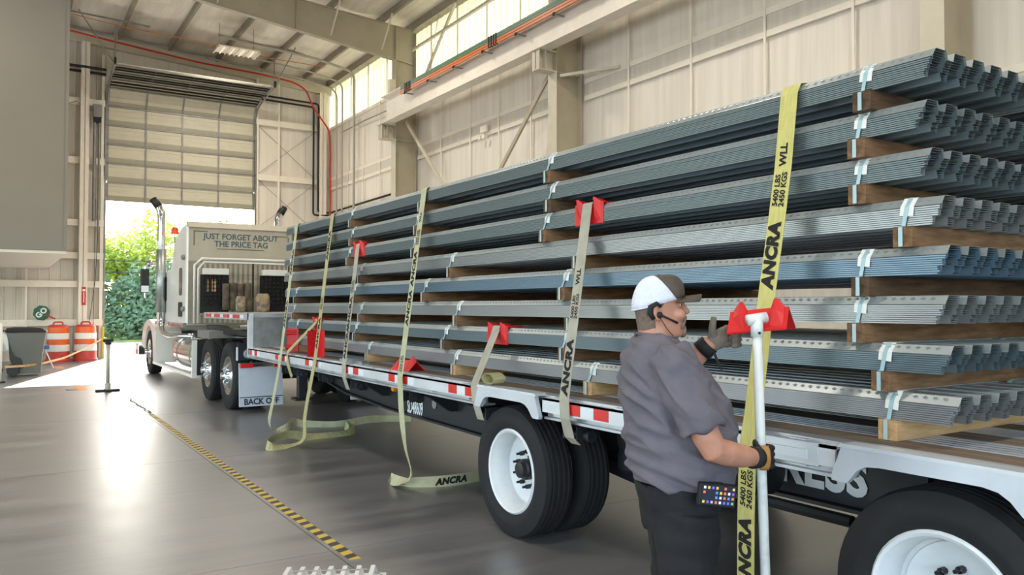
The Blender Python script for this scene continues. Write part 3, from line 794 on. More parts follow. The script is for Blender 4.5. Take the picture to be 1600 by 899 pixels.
# step, upper deck
UZ = 1.53
MB().box(3.06, 5.53, 11.7, 11.73, 0.9, UZ - 0.06).build('step_bulkhead', 'galv', trailer)
for x in (3.0, 5.53): MB().box(x, x + 0.06, 11.66, 11.76, 0.9, UZ).build('corner_post', 'alu_bright', trailer)
MB().box(3.0, 3.03, 11.7, 14.7, UZ - 0.10, UZ).build('upper_rail', 'alu', trailer)
MB().box(5.56, 5.59, 11.7, 14.7, UZ - 0.10, UZ).build('upper_rail', 'alu', trailer)
MB().box(3.0, 5.59, 14.67, 14.7, UZ - 0.12, UZ).build('nose_rail', 'alu', trailer)
MB().box(3.0, 5.59, 11.69, 11.76, UZ - 0.06, UZ).build('step_rail', 'alu', trailer)
x = 3.03; k = 0
while x < 5.55:
    w = min(0.28, 5.56 - x)
    MB().box(x + 0.002, x + w - 0.002, 11.76, 14.67, UZ - 0.04, UZ - 0.004).build('upper_plank', 'deck_wood' if k % 2 else 'alu', trailer); x += w; k += 1
for x in (3.80, 4.79): MB().box(x - 0.07, x + 0.07, 11.3, 14.6, 1.28, 1.48).build('neck_beam', 'chassis', trailer)
MB().box(3.75, 4.85, 13.2, 14.5, 1.24, 1.28).build('kingpin_plate', 'chassis', trailer)
y = 14.5
for k in range(12):
    w = 0.2; MB().box(2.996, 3.0, y - w + 0.005, y, UZ - 0.075, UZ - 0.025).build('reflector', 'tape_red' if k % 3 != 2 else 'tape_white', trailer); y -= w + (0.0 if k % 3 else 0.03)
for (x0, x1, y0, y1) in ((3.12, 3.5, 9.0, 9.02),):
    pass
# landing legs
for x in (3.55, 4.95):
    MB().box(x - 0.06, x + 0.06, 10.9, 11.02, 0.35, 0.95).build('landing_leg', 'chassis', trailer)
    MB().box(x - 0.12, x + 0.12, 10.84, 11.08, 0.33, 0.36).build('landing_foot', 'chassis', trailer)
# ================================================================== LOAD: 8 layers of banded deck bundles on timbers
BX = 3.30; PITCH = 0.2095; TIM = 0.089
def deckmat(name, rgb, metal, rough, var=0.1):
    return mat(name, rgb, rough, metal=metal, var=var, scale=3.5, stretch=(3, 0.35, 6), rvar=0.06)
deckmat('deck_dark', (116, 128, 131), 0.35, 0.42)
deckmat('deck_pale', (172, 178, 178), 0.5, 0.34)  # paler grey on every bundle's top sheet and dimples
deckmat('deck_silver', (156, 160, 162), 0.55, 0.36)
deckmat('deck_blue', (110, 134, 153), 0.4, 0.36)
deckmat('deck_teal', (108, 124, 132), 0.4, 0.38)
deckmat('deck_grey', (150, 150, 153), 0.5, 0.4)
mat('timber', (92, 66, 44), 0.8, rgb2=(140, 104, 72), scale=6, stretch=(0.6, 5, 5), bump=0.4)
mat('timber_dark', (62, 44, 32), 0.8, rgb2=(104, 78, 54), scale=6, stretch=(0.6, 5, 5), bump=0.4)
mat('timber_fresh', (176, 136, 92), 0.75, rgb2=(206, 168, 122), scale=6, stretch=(0.6, 5, 5), bump=0.3)
mat('band_blue', (168, 196, 202), 0.4, metal=0.1, var=0.05)
mat('paper', (236, 234, 228), 0.7)
# one deck sheet: six 38 mm ribs at 152 mm, closed thin profile of unit length in y
prof = [(-0.009, 0.0054), (-0.009, 0.0), (0.006, 0.0)]
for k in range(6):
    b = 0.152 * k
    prof += [(b + (0.013 if k == 0 else 0.012), 0.038), (b + 0.098, 0.038), (b + 0.110, 0.0), (b + 0.152, 0.0)]
prof[-1] = (0.152 * 5 + 0.135, 0.0)
th = 0.001
prof_top = [(-0.011, 0.0), (-0.009, 0.002), (0.016, 0.036), (0.022, 0.038)] + prof[4:]
loop_top = prof_top + [(x + (0.0006 if x < 0.0 else 0), z - th) for x, z in prof_top[::-1]]
loop = prof + [(x + (0.0006 if x < 0.0 else 0), z - th) for x, z in prof[:2:-1]] + [(0.0075, -th), (-0.0103, -th), (-0.0103, 0.0054)]
sheet = {}
for mn in ('deck_dark', 'deck_silver', 'deck_blue', 'deck_teal', 'deck_grey'):
    sheet[mn + '_top'] = MB().prism(loop_top, 'y', 0.0, 1.0).mesh('deck_sheet', 'deck_pale')
    sheet[mn] = MB().prism(loop, 'y', 0.0, 1.0).mesh('deck_sheet', mn)
NS = 10; SP = 0.0091
near = [1.86, 1.90, 1.88, 1.83, 1.81, 1.82, 1.80, 1.77]
far = [10.90, 10.90, 10.97, 10.97, 10.93, 10.93, 10.78, 10.62]
mats_ = ['deck_dark', 'deck_dark', 'deck_dark', 'deck_silver', 'deck_blue', 'deck_silver', 'deck_teal', 'deck_grey']
DUN = [[2.26, 4.79, 6.88, 8.67, 10.76], [2.29, 4.77, 6.97, 8.65, 10.75], [2.29, 4.84, 7.03, 8.74, 10.95], [2.07, 4.44, 6.29, 8.39, 10.9],
       [2.28, 4.61, 6.80, 8.58, 10.68], [2.30, 4.52, 6.17, 8.38, 10.76], [2.18, 4.60, 6.4, 8.53, 10.62], [2.15, 4.31, 6.21, 8.16, 10.53]]
ordn = ['topmost', 'second from top', 'third from top', 'fourth from top', 'fifth from top', 'sixth from top', 'seventh from top', 'bottom']
look = ['dark grey', 'dark grey', 'dark grey', 'bright silver', 'blue-grey', 'silver', 'dark teal-grey', 'dull grey']
posn = ['nearest the camera', 'second from the near end', 'in the middle of the load', 'second from the far end', 'at the far end']
tim_me = {mn: MB().box(0, 2.0, -TIM / 2, TIM / 2, 0, TIM).mesh('timber', mn) for mn in ('timber', 'timber_dark', 'timber_fresh')}
def dimple_row(y0, y1, z):
    m = MB(); y = y0 + 0.06
    while y < y1:
        x = BX + 0.0025; zc = z + 0.024; xo = BX + 0.0062
        m.add([(xo - 0.001, y - 0.014, zc), (xo + 0.005, y, zc + 0.008), (xo - 0.001, y + 0.014, zc), (xo - 0.004, y, zc - 0.007), (xo - 0.009, y, zc - 0.004)], [(0, 4, 1), (1, 4, 2), (2, 4, 3), (3, 4, 0)])
        y += 0.044
    return m
for L in range(8):
    base = DZ0 + (7 - L) * PITCH
    z0 = base + TIM
    rr = random.Random(100 + L)
    for colm in range(2):
        bx = BX if colm == 0 else BX + 1.0
        yn, yf = near[L], far[L]
        if colm: yn, yf = yn - 0.25 + 0.1 * rr.random(), yf - 0.1
        b = empty('deck_bundle', (bx, yn, z0))
        if colm == 0: lab = '%s corrugated metal deck bundle, %s of the front stack' % (look[L], ordn[L])
        else: lab = '%s corrugated metal deck bundle, %s of the stack farther from the camera' % (look[L], ordn[L])
        tag(b, lab, 'metal bundle', 'banded metal deck bundles')
        for s in range(NS):
            g_ = s * 3 // NS; jit = (0.030, 0.014, 0.003)[g_] + rr.uniform(0.0, 0.012) if s < NS - 1 else 0.0
            grp = (0.0, 0.004, -0.003)[s * 3 // NS] if colm == 0 else 0
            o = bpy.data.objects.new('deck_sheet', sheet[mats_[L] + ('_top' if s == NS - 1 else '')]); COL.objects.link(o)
            o.location = (bx + 0.001 * rr.uniform(-1, 1) + grp * 0.3, yn + jit, z0 + 0.0015 + s * SP)
            o.scale = (1, yf - yn - jit - rr.uniform(0, 0.03), 1)
            adopt(o, b)
        top = z0 + (NS - 1) * SP + 0.038 + 0.0015
        if colm == 0:
            d = dimple_row(yn, yf, z0 + (NS - 1) * SP + 0.0015).build('lap_dimples', 'deck_pale', b); d['kind'] = 'stuff'
        for k, yv in enumerate(DUN[L]):
            y = yv * 0.982 - 0.045
            w = 0.019
            tp = top + 0.002
            path = [(bx + 0.87, tp), (bx + 0.018, tp + 0.0025), (bx - 0.0165, tp - 0.040), (bx - 0.0165, z0 + 0.004), (bx - 0.041, z0 - 0.004), (bx - 0.041, base + 0.002)] if colm == 0 else [(bx + 0.87, tp), (bx + 0.004, tp), (bx - 0.004, tp - 0.008), (bx - 0.006, z0 + 0.004), (bx - 0.006, z0 - 0.002)]
            sh = -0.04 if k else -0.01
            r2 = MB().ribbon([(px, y + (sh if j < 3 else 0.006), pz) for j, (px, pz) in enumerate(path)], (0, 1, 0), w, 0.0016)
            bd = r2.build('steel_band', 'band_blue', b)
            if colm == 0:
                m = MB()
                m.ribbon([(bx + 0.07, y + sh, tp + 0.0005), (bx + 0.02, y + sh, tp + 0.001), (bx - 0.0135, y + sh, tp - 0.038), (bx - 0.0145, y + sh + 0.004, tp - 0.078)], (0, 1, 0), 0.062, 0.0012)
                m.build('edge_card', 'paper', bd)
    for k, yv in enumerate(DUN[L]):
        y = yv * 0.982 - 0.045
        mn = 'timber_fresh' if L == 7 else ('timber' if (L * 3 + k * 5) % 4 else 'timber_dark')
        o = inst('dunnage_timber', tim_me[mn], (BX - 0.032 + rr.uniform(-0.006, 0.004), y, base), (0, 0, rr.uniform(-0.012, 0.012)))
        tag(o, 'wooden dunnage timber under the %s metal bundle, %s' % (ordn[L], posn[k]), 'timber', 'timbers between the bundles')

# ------------------------------------------------------------------ red plastic corner protectors
mat('red_plastic', (212, 30, 34), 0.42, var=0.06, scale=5)
pm = MB(); Lg = 0.15
def vee(m, a, b, leg, t, o=0.0):
    m.prism([(-o, o), (leg, o), (leg + 0.004, o - t), (t - o, o - t), (t - o, -leg - 0.004), (-o, -leg)], 'y', a, b)
vee(pm, -Lg, Lg, 0.14, 0.008)
for yc in (-0.085, 0.085):
    # guide fins either side of the strap channel: tall at the corner, thinning along both legs
    sgn = 1 if yc > 0 else -1
    pm.loft([[(-0.030, y1, 0.030), (0.04, y1, 0.020), (0.12, y1 - 0.02 * sgn, 0.001), (0.0, y1, 0.0), (-0.001, y1 - 0.02 * sgn, -0.12), (-0.020, y1, -0.04)] if q else [(-0.004, y1, 0.004), (0.05, y1, 0.002), (0.13, y1, -0.002), (0.0, y1, -0.002), (0.002, y1, -0.13), (-0.002, y1, -0.05)] for q, y1 in (((0, yc - 0.022), (1, yc - 0.004), (1, yc + 0.012), (0, yc + 0.045)) if sgn > 0 else ((0, yc - 0.045), (1, yc - 0.012), (1, yc + 0.004), (0, yc + 0.022)))])
prot_me = pm.mesh('corner_protector', 'red_plastic')
def protector(loc, rot, label, sc=1.0):
    o = inst('corner_protector', prot_me, loc, rot, (sc, sc, sc))
    tag(o, label, 'corner protector', 'red plastic corner protectors'); return o
ztop = lambda L: DZ0 + (9 - L) * PITCH        # top of layer L (1 = topmost)
protector((BX - 0.014, 4.19, ztop(3) + 0.012), (0, 0, 0), 'red corner protector under the grey strap on the third bundle from top')
protector((BX - 0.014, 8.23, ztop(3) + 0.012), (0, 0, 0), 'small-looking red corner protector high on the far half of the third bundle')
protector((BX - 0.014, 5.35, ztop(7) + 0.012), (0, 0, 0), 'red corner protector on the seventh bundle, above the front trailer wheel')
protector((BX - 0.014, 9.58, ztop(7) + 0.012), (0, 0, 0), 'red corner protector on the seventh bundle near its far end')
protector((3.16, 6.72, DZ0 + 0.092), (0, math.radians(45), math.radians(8)), 'red corner protector lying roof-like on the trailer deck edge')
protector((3.12, 10.25, DZ0 + 0.155), (math.radians(90), 0, math.radians(-20)), 'red corner protector standing on end, farthest along the deck')
protector((3.12, 9.10, DZ0 + 0.155), (math.radians(90), 0, math.radians(200)), 'red corner protector standing on end beside a hanging strap')

# ------------------------------------------------------------------ webbing straps
mat('web_yellow', (204, 194, 118), 0.75, var=0.10, scale=12, stretch=(1, 6, 1), bump=0.2, bscale=80)
mat('web_faded', (186, 182, 148), 0.8, var=0.12, scale=8, bump=0.2, bscale=80)
mat('web_grey', (170, 164, 148), 0.8, var=0.12, scale=8, bump=0.2, bscale=80)
mat('web_olive', (176, 168, 122), 0.8, var=0.12, scale=8, bump=0.2, bscale=80)
mat('print_black', (26, 24, 22), 0.8)
T_BR = text_mesh('ANCRA', 0.098, bold=0.0062, shear=0.2, spacing=1.08)
T_WL = text_mesh('5400 LBS\n2450 KGS', 0.045, bold=0.0014, shear=0.15, line=0.9)
T_WLL = text_mesh('WLL', 0.060, bold=0.0025, shear=0.15)
def print_on(o, a, b, specs, n_hint=(-1, 0, 0)):
    """lettering on a straight run of strap from a (low) to b (high); specs: (mesh, distance, scale)"""
    a = Vector(a); b = Vector(b); d = (b - a).normalized()
    for (me, s, sc) in specs:
        m = MB()
        F = frame(d, (0, 1, 0), a + d * s)
        nrm = F.to_3x3() @ Vector((0, 0, 1))
        F.translation = F.translation + nrm * 0.0028
        m.addmesh(me, F @ Matrix.Diagonal((sc[0], sc[1], 1, 1)))
        m.build('lettering', 'print_black', o)
def smooth_path(pts, wd, start, n=4):
    pts = [Vector(p) for p in pts]; wd = [Vector(w) for w in wd]; op, ow = pts[:start], wd[:start]
    for i in range(start, len(pts) - 1):
        p0, p1, p2, p3 = pts[max(i - 1, 0)], pts[i], pts[i + 1], pts[min(i + 2, len(pts) - 1)]
        for k in range(n):
            t = k / n
            op.append(0.5 * ((2 * p1) + (p2 - p0) * t + (2 * p0 - 5 * p1 + 4 * p2 - p3) * t * t + (3 * p1 - p0 - 3 * p2 + p3) * t ** 3)); ow.append(wd[i].lerp(wd[i + 1], t))
    return op + [pts[-1]], ow + [wd[-1]]
def strap(pts, m, label, wdir=(0, 1, 0), width=0.10, th=0.0028):
    if isinstance(wdir, list): pts, wdir = smooth_path(pts, wdir[:len(pts)], 5)
    o = MB().ribbon(pts, wdir, width, th).build('strap', m)
    tag(o, label, 'strap', 'tie-down straps'); return o
zt = ztop(1) + 0.006
# near yellow strap, thrown over the top and hanging past the rail
y = 2.57
pts = [(5.26, y, zt + 0.01), (4.4, y, zt + 0.004), (BX + 0.03, y, zt + 0.004), (BX - 0.004, y, zt - 0.004), (BX - 0.03, y, zt - 0.05), (3.22, y, 2.31), (3.16, y, 2.00), (3.085, y, 1.64), (2.99, y, 1.12), (2.955, y + 0.005, 0.95), (2.935, y, 0.6), (2.93, y, 0.25), (2.92, y, 0.05)]
s1 = strap(pts, 'web_yellow', 'bright yellow strap beside the man, thrown over the whole load')
print_on(s1, (3.085, y, 1.64), (3.22, y, 2.31), [(T_BR, 0.23, (0.92, 0.95)), (T_WL, 0.56, (0.95, 0.95))])
print_on(s1, (3.22, y, 2.31), (BX - 0.03, y, zt - 0.05), [(T_WLL, 0.055, (0.95, 0.95))])
print_on(s1, (2.93, y, 0.25), (2.935, y, 0.6), [(T_BR, 0.22, (0.92, 0.95))])
print_on(s1, (2.935, y, 0.6), (2.955, y, 0.95), [(T_WL, 0.17, (0.95, 0.95))])
def over(L, y, xb=BX): # bend over the edge of layer L
    z = ztop(L) + 0.008
    e = 0.006 if L > 1 else 0.0
    return [(5.2, y, z), (BX + 0.1, y, z + e), (BX - 0.012 - e, y, z + e), (BX - 0.02 - e, y, z - 0.012)]
# grey strap over the third layer, down to a winch
a, b = (2.985, 4.06, 1.04), (BX - 0.03, 4.19, ztop(3) - 0.03)
s2 = strap(over(3, 4.19) + [b, a, (2.985, 4.05, 0.92), (3.02, 4.05, 0.80), (3.07, 4.05, 0.755)], 'web_grey', 'dirty grey strap over a red protector just behind the man, tight to a winch')
print_on(s2, a, b, [(T_BR, 0.20, (1.0, 0.9)), (T_WL, 0.60, (0.9, 0.9)), (T_WLL, 0.80, (0.9, 0.9))])
# strap from the seventh layer to the winch by the wheel
a, b = (2.985, 5.18, 1.05), (BX - 0.03, 5.35, ztop(7) - 0.03)
s4 = strap(over(7, 5.35) + [b, a, (2.985, 5.17, 0.92), (3.03, 5.17, 0.78)], 'web_grey', 'short slanting grey strap from the seventh bundle to the rail above the wheel')
# coil of spare webbing by it
cp = [(3.05 + 0.0 * k, 5.02 - 0.10 * math.cos(2 * PI * k / 12) * (1 - k * 0.012) + 0.0, DZ0 + 0.055 + 0.045 * math.sin(2 * PI * k / 12) * (1 - k * 0.012)) for k in range(27)]
tag(MB().ribbon(cp, (1, 0, 0), 0.09, 0.003).build('strap_coil', 'web_olive'), 'small coil of spare webbing on the deck edge above the wheel', 'strap')
# middle pale yellow strap over the whole stack, tail on the floor
a, b = (2.97, 6.47, 1.0), (BX - 0.02, 6.63, zt - 0.03)
tail = [(2.955, 6.42, 0.80), (2.95, 6.37, 0.6), (2.96, 6.33, 0.4), (2.99, 6.28, 0.2), (3.02, 6.45, 0.09), (3.03, 6.70, 0.05), (3.03, 6.80, 0.055), (3.06, 6.72, 0.02), (3.17, 6.55, 0.04), (3.43, 6.44, 0.05), (3.76, 6.46, 0.05), (4.1, 6.6, 0.04)]
wd = [(0, 1, 0)] * 6 + [(0, 1, 0), (0.2, 1, 0), (0.5, 0.8, 0), (0.9, 0.2, 0.1), (1, 0, 0), (0.8, 0, 0.6), (0.3, 0, 1), (0.2, 0, 1), (0, 0, 1), (0, 0.1, 1), (0, 0.2, 1), (0, 0.3, 1)]
s3 = strap([(5.2, 6.63, zt), (BX + 0.05, 6.63, zt), (BX - 0.005, 6.63, zt - 0.004), b, a] + tail, 'web_faded', 'pale yellow strap over the top bundle at mid-load, its tail on the floor', wdir=[(0, 1, 0)] * 5 + wd[6:6 + len(tail)] if False else ([(0, 1, 0)] * 7 + [(0.2, 1, 0), (0.35, 0.9, 0), (0.8, 0.3, 0.2), (0.5, 0, 0.9), (0, 0, 1), (0, 0, 1), (0, 0, 1), (0, 0, 1), (0, 0, 1), (0, 0.1, 1)]))
print_on(s3, a, b, [(T_WL, 0.12, (0.8, 0.8)), (T_BR, 0.62, (0.9, 0.8)), (T_BR, 0.98, (0.9, 0.8)), (T_WL, 1.28, (0.8, 0.8)), (T_WLL, 1.47, (0.8, 0.8))])
mb = MB(); F = frame((0.93, 0.02, 0), (0, 0, 1), (3.46, 6.427, 0.05)); mb.addmesh(T_BR, F @ Matrix.Diagonal((0.9, 0.8, 1, 1))); mb.build('lettering', 'print_black', s3)
# far straps
a, b = (2.985, 7.87, 1.04), (BX - 0.03, 8.23, ztop(3) - 0.03)
s5 = strap(over(3, 8.23) + [b, a, (2.985, 7.87, 0.9), (3.03, 7.87, 0.77)], 'web_grey', 'grey strap running from the far red protector down to the rail')
print_on(s5, a, b, [(T_BR, 0.22, (1, 0.8)), (T_BR, 0.55, (1, 0.8)), (T_WL, 0.85, (0.8, 0.8))])
a, b = (2.97, 8.72, 1.03), (BX - 0.02, 9.05, zt - 0.03)
tail = [(2.95, 8.76, 0.85), (2.93, 8.84, 0.6), (2.92, 8.92, 0.35), (2.95, 9.02, 0.16), (2.93, 9.16, 0.05), (2.80, 9.18, 0.02), (2.62, 9.12, 0.03), (2.58, 9.22, 0.06), (2.72, 9.38, 0.09), (2.95, 9.5, 0.10), (3.15, 9.55, 0.04), (3.4, 9.6, 0.02), (3.74, 9.68, 0.03), (3.9, 9.9, 0.06), (3.8, 9.95, 0.09), (3.78, 9.8, 0.05)]
s6 = strap([(5.2, 9.05, zt), (BX + 0.05, 9.05, zt), (BX - 0.005, 9.05, zt - 0.004), b, a] + tail, 'web_olive', 'olive yellow strap near the far end, its wide tail curling on the floor', wdir=[(0, 1, 0)] * 9 + [(0.3, 1, 0.1), (0.1, 1, 0.3), (0, 0.7, 0.7), (0.3, 0.1, 1), (0.2, -0.4, 1), (0, -0.3, 1), (0, 0, 1), (0, 0.4, 1), (0, 0.8, 0.5), (0, 0.3, 1), (0.3, 0, 1), (0.2, 0, 1)])
print_on(s6, a, b, [(T_BR, 0.3, (1, 0.8)), (T_WL, 0.65, (0.8, 0.8)), (T_BR, 1.35, (1, 0.8))])
a, b = (2.97, 10.0, 1.05), (BX - 0.02, 10.39, zt - 0.03)
tail = [(2.95, 10.03, 0.85), (2.93, 10.1, 0.6), (2.92, 10.2, 0.38), (2.93, 10.36, 0.17), (2.97, 10.42, 0.05), (3.05, 10.38, 0.02), (3.18, 10.42, 0.05), (3.30, 10.55, 0.10), (3.44, 10.62, 0.05), (3.83, 10.4, 0.03), (4.3, 10.45, 0.06), (4.6, 10.5, 0.04), (4.9, 10.3, 0.03)]
s7 = strap([(5.2, 10.39, zt), (BX + 0.05, 10.39, zt), (BX - 0.005, 10.39, zt - 0.004), b, a] + tail, 'web_faded', 'faded strap at the far end of the load, its thin tail hanging to the floor', wdir=[(0, 1, 0)] * 9 + [(0.2, 1, 0), (0.1, 0.8, 0.4), (0, 0.4, 1), (0, 0, 1), (0, 0, 1), (0, 0.2, 1), (0, 0.2, 1), (0, 0, 1), (0, 0, 1)])
print_on(s7, a, b, [(T_BR, 0.5, (1, 0.8)), (T_BR, 1.2, (1, 0.8))])
a, b = (2.985, 9.66, 1.06), (BX - 0.03, 9.58, ztop(7) - 0.03)
s8 = strap(over(7, 9.58) + [b, (2.985, 9.80, 1.06), (2.985, 9.78, 0.92), (3.02, 9.72, 0.76)], 'web_olive', 'slack olive strap slanting from the lower far protector to the rail')
# loose pale length of channel on the deck
tag(MB().prism([(3.08, DZ0), (3.16, DZ0), (3.16, DZ0 + 0.03), (3.155, DZ0 + 0.03), (3.155, DZ0 + 0.005), (3.085, DZ0 + 0.005), (3.085, DZ0 + 0.03), (3.08, DZ0 + 0.03)], 'y', 7.62, 8.25).build('steel_channel', 'galv'), 'short loose steel channel lying on the deck edge', 'steel channel')
# ================================================================== TRACTOR UNIT
mat('truck_white', (228, 226, 220), 0.3, var=0.03, scale=3, coat=0.4)
mat('sleeper_back', (188, 178, 160), 0.5, var=0.06, scale=3, stretch=(1, 1, 0.4))
mat('sleeper_low', (150, 140, 124), 0.55, var=0.1, scale=6)
mat('glass_dark', (20, 24, 26), 0.08)
mat('beacon_red', (226, 70, 30), 0.3)
mat('teal_letter', (70, 96, 104), 0.5)
mat('brown_trim', (92, 78, 66), 0.5)
mat('flap_white', (196, 202, 214), 0.5, var=0.04)
mat('chain_steel', (44, 42, 44), 0.45, metal=0.6, var=0.5, scale=14)
mat('chain_light', (190, 150, 110), 0.5, metal=0.3, var=0.4, scale=12)
mat('tarp_dark', (60, 52, 42), 0.8, rgb2=(104, 92, 76), scale=9, bump=0.5)
mat('blanket', (96, 92, 88), 0.85, rgb2=(178, 150, 110), scale=11, bump=0.6)
mat('battery_red', (196, 150, 132), 0.5)
truck = empty('semi_truck', (4.3, 18.0, 0))
tag(truck, 'white sleeper-cab semi truck parked in the open doorway', 'truck')
for x in (3.88, 4.70): MB().box(x - 0.05, x + 0.05, 12.7, 22.6, 0.80, 1.06).build('frame_rail', 'chassis', truck)
MB().box(3.5, 5.1, 13.4, 14.6, 1.1, 1.22).build('fifth_wheel', 'chassis', truck, bevel=0.03)
MB().prism([(13.2, 1.06), (14.8, 1.06), (15.2, 1.18), (16.7, 1.2), (16.7, 1.06)], 'x', 3.6, 5.0).build('deck_plate', 'galv_dull', truck)
MB().prism([(14.5, 1.1), (16.6, 1.18), (16.6, 1.27), (15.6, 1.27), (14.9, 1.2)], 'x', 3.45, 3.6).build('quarter_bracket', 'black_steel', truck)
for y in (13.15, 14.62):
    wheel(truck, 3.17, y, 0.53, 0.53, 0.30, 0.26, -1, 'flat', 'chrome')
    wheel(truck, 3.50, y, 0.53, 0.53, 0.30, 0.26, -1, 'flat', 'chrome', 0)
    wheel(truck, 5.10, y, 0.53, 0.53, 0.30, 0.26, 1, 'flat', 'chrome', 0)
    wheel(truck, 5.43, y, 0.53, 0.53, 0.30, 0.26, 1, 'flat', 'chrome', 0)
    MB().tube([(3.2, y, 0.53), (5.4, y, 0.53)], 0.09, 10).build('axle', 'chassis', truck)
wheel(truck, 3.20, 21.2, 0.53, 0.53, 0.30, 0.27, -1, 'flat', 'chrome')
wheel(truck, 5.40, 21.2, 0.53, 0.53, 0.30, 0.27, 1, 'flat', 'chrome', 0)
# sleeper: rear-high box whose roof runs down to the cab
prof = [(16.95, 1.25), (16.95, 3.24), (17.05, 3.30), (17.5, 3.28), (17.95, 3.14), (18.35, 2.88), (18.6, 2.6), (18.7, 2.45), (20.0, 2.42), (20.25, 2.2), (20.45, 1.75), (20.45, 1.25)]
slp = MB().prism(prof, 'x', 3.12, 5.52).build('cab_body', 'truck_white', truck, bevel=0.05)
MB().box(3.16, 5.48, 16.92, 16.955, 2.56, 3.24).build('rear_panel', 'sleeper_back', slp)
low = MB().box(3.16, 5.48, 16.925, 16.955, 1.27, 2.55).build('rear_panel_lower', 'sleeper_low', slp)
for k in range(22):
    x = 3.25 + 0.1 * k; MB().box(x, x + 0.05, 16.918, 16.926, 1.3, 2.5).build('rear_rib', 'sleeper_back', slp)
# air-lip along the roof's rear edge
MB().prism([(16.86, 3.22), (16.93, 3.34), (17.1, 3.33), (17.0, 3.25)], 'x', 3.14, 5.5).build('roof_lip', 'sleeper_back', slp)
tm = text_mesh('JUST FORGET ABOUT\nTHE PRICE TAG', 0.155, bold=0.004, line=0.92)
MB().addmesh(tm, frame((1, 0, 0), (0, 0, 1), (4.19, 16.917, 2.975), 1.0, 1.05)).build('lettering', 'teal_letter', slp)
for (x0, x1, z0, z1) in ((3.25, 3.52, 3.14, 3.155), (3.25, 3.265, 2.86, 3.14), (4.9, 5.15, 3.10, 3.115), (5.15, 5.165, 2.9, 3.1), (3.7, 4.65, 2.795, 2.81)):
    MB().box(x0, x1, 16.914, 16.922, z0, z1).build('pinstripe', 'brown_trim', slp)
# side openings of the sleeper and cab, left side
def side_panel(y0, y1, z0, z1, m, nm='side_window', ch=0.05):
    pts = [(y0 + ch, z0), (y1 - ch, z0), (y1, z0 + ch), (y1, z1 - ch), (y1 - ch, z1), (y0 + ch, z1), (y0, z1 - ch), (y0, z0 + ch)]
    for x in (3.112, 5.522): MB().prism(pts, 'x', x - 0.006, x + 0.006).build(nm, m, slp)
side_panel(17.35, 17.62, 1.86, 2.42, 'glass_dark')
side_panel(17.30, 17.70, 1.42, 1.72, 'black_steel', 'side_vent', 0.03)
side_panel(19.1, 19.9, 1.75, 2.3, 'glass_dark')
for z in (2.62, 1.58): MB().lathe([(0.05, 0), (0.06, -0.03), (0.03, -0.06)], (3.11, 17.1, z), 'x', 14).build('work_light', 'galv_dull', slp, True)
MB().box(3.07, 3.13, 16.95, 20.4, 1.22, 1.30).build('chrome_skirt', 'chrome', slp)
for k in range(4): MB().lathe([(0.02, 0.0), (0.02, -0.02)], (3.07, 17.2 + 0.3 * k, 1.26), 'x', 10).build('marker_light', 'galv', slp)
# hood, grille, fenders, bumper
MB().prism([(20.4, 1.05), (20.4, 1.72), (21.6, 1.68), (22.6, 1.55), (22.75, 1.4), (22.75, 0.7), (22.5, 0.65), (21.9, 1.0)], 'x', 3.62, 5.02).build('hood', 'truck_white', truck, bevel=0.06)
for (xa, xb) in ((3.06, 3.62), (5.02, 5.58)):
    pts = []
    for k in range(13):
        a = math.radians(15 + 150 * k / 12); pts.append((21.2 - 0.70 * math.cos(a) * 1.0, 0.58 + 0.72 * math.sin(a)))
    outer = [(20.15, 0.32)] + [(20.15, 1.05)] + [(21.2 + (-0.95 + 1.9 * k / 10), 0.58 + 0.74 * math.sin(math.radians(38 + 104 * k / 10)) ** 0.8) for k in range(11)] + [(22.3, 0.75), (22.2, 0.62)]
    inner = [(21.2 + 0.64 * math.cos(math.radians(a)), 0.53 + 0.64 * math.sin(math.radians(a))) for a in range(5, 190, 15)]
    inner = inner + [(20.5, 0.32)]
    MB().prism(outer + inner, 'x', xa, xb).build('front_fender', 'truck_white', truck, smooth=25)
MB().prism([(22.75, 0.72), (22.8, 1.42), (22.83, 1.42), (22.8, 0.72)], 'x', 3.75, 4.9).build('grille', 'chrome', truck)
MB().prism([(22.6, 0.38), (22.95, 0.36), (23.0, 0.5), (22.95, 0.68), (22.6, 0.68)], 'x', 3.0, 5.64).build('bumper', 'chrome', truck, bevel=0.03)
for x in (3.35, 5.3): MB().box(x - 0.16, x + 0.16, 22.2, 22.6, 0.9, 1.12).build('headlight', 'chrome', truck, bevel=0.04)
# tank, steps, skirt
tk = MB().lathe([(0.02, 0), (0.28, 0.01), (0.325, 0.05), (0.33, 0.1), (0.33, 2.1), (0.325, 2.15), (0.28, 2.2), (0.02, 2.21)], (3.45, 16.15, 0.67), 'y', 32).build('fuel_tank', 'chrome', truck, 40)
for y in (16.55, 17.9): MB().lathe([(0.336, -0.03), (0.336, 0.03)], (3.45, y, 0.67), 'y', 32).build('tank_strap', 'galv_dull', tk, True)
MB().box(3.2, 3.7, 18.5, 18.85, 0.45, 0.9).build('battery_box', 'battery_red', truck, bevel=0.02)
MB().prism([(15.75, 0.30), (20.3, 0.30), (20.3, 0.36), (15.85, 0.36), (15.80, 1.0), (15.72, 1.0)], 'x', 3.02, 3.16).build('running_board', 'truck_white', truck)
MB().box(3.1, 3.7, 15.7, 15.75, 0.35, 1.02).build('tank_end_guard', 'black_steel', truck)
MB().box(3.2, 3.6, 15.2, 16.2, 1.05, 1.18).build('side_box', 'galv_dull', truck)
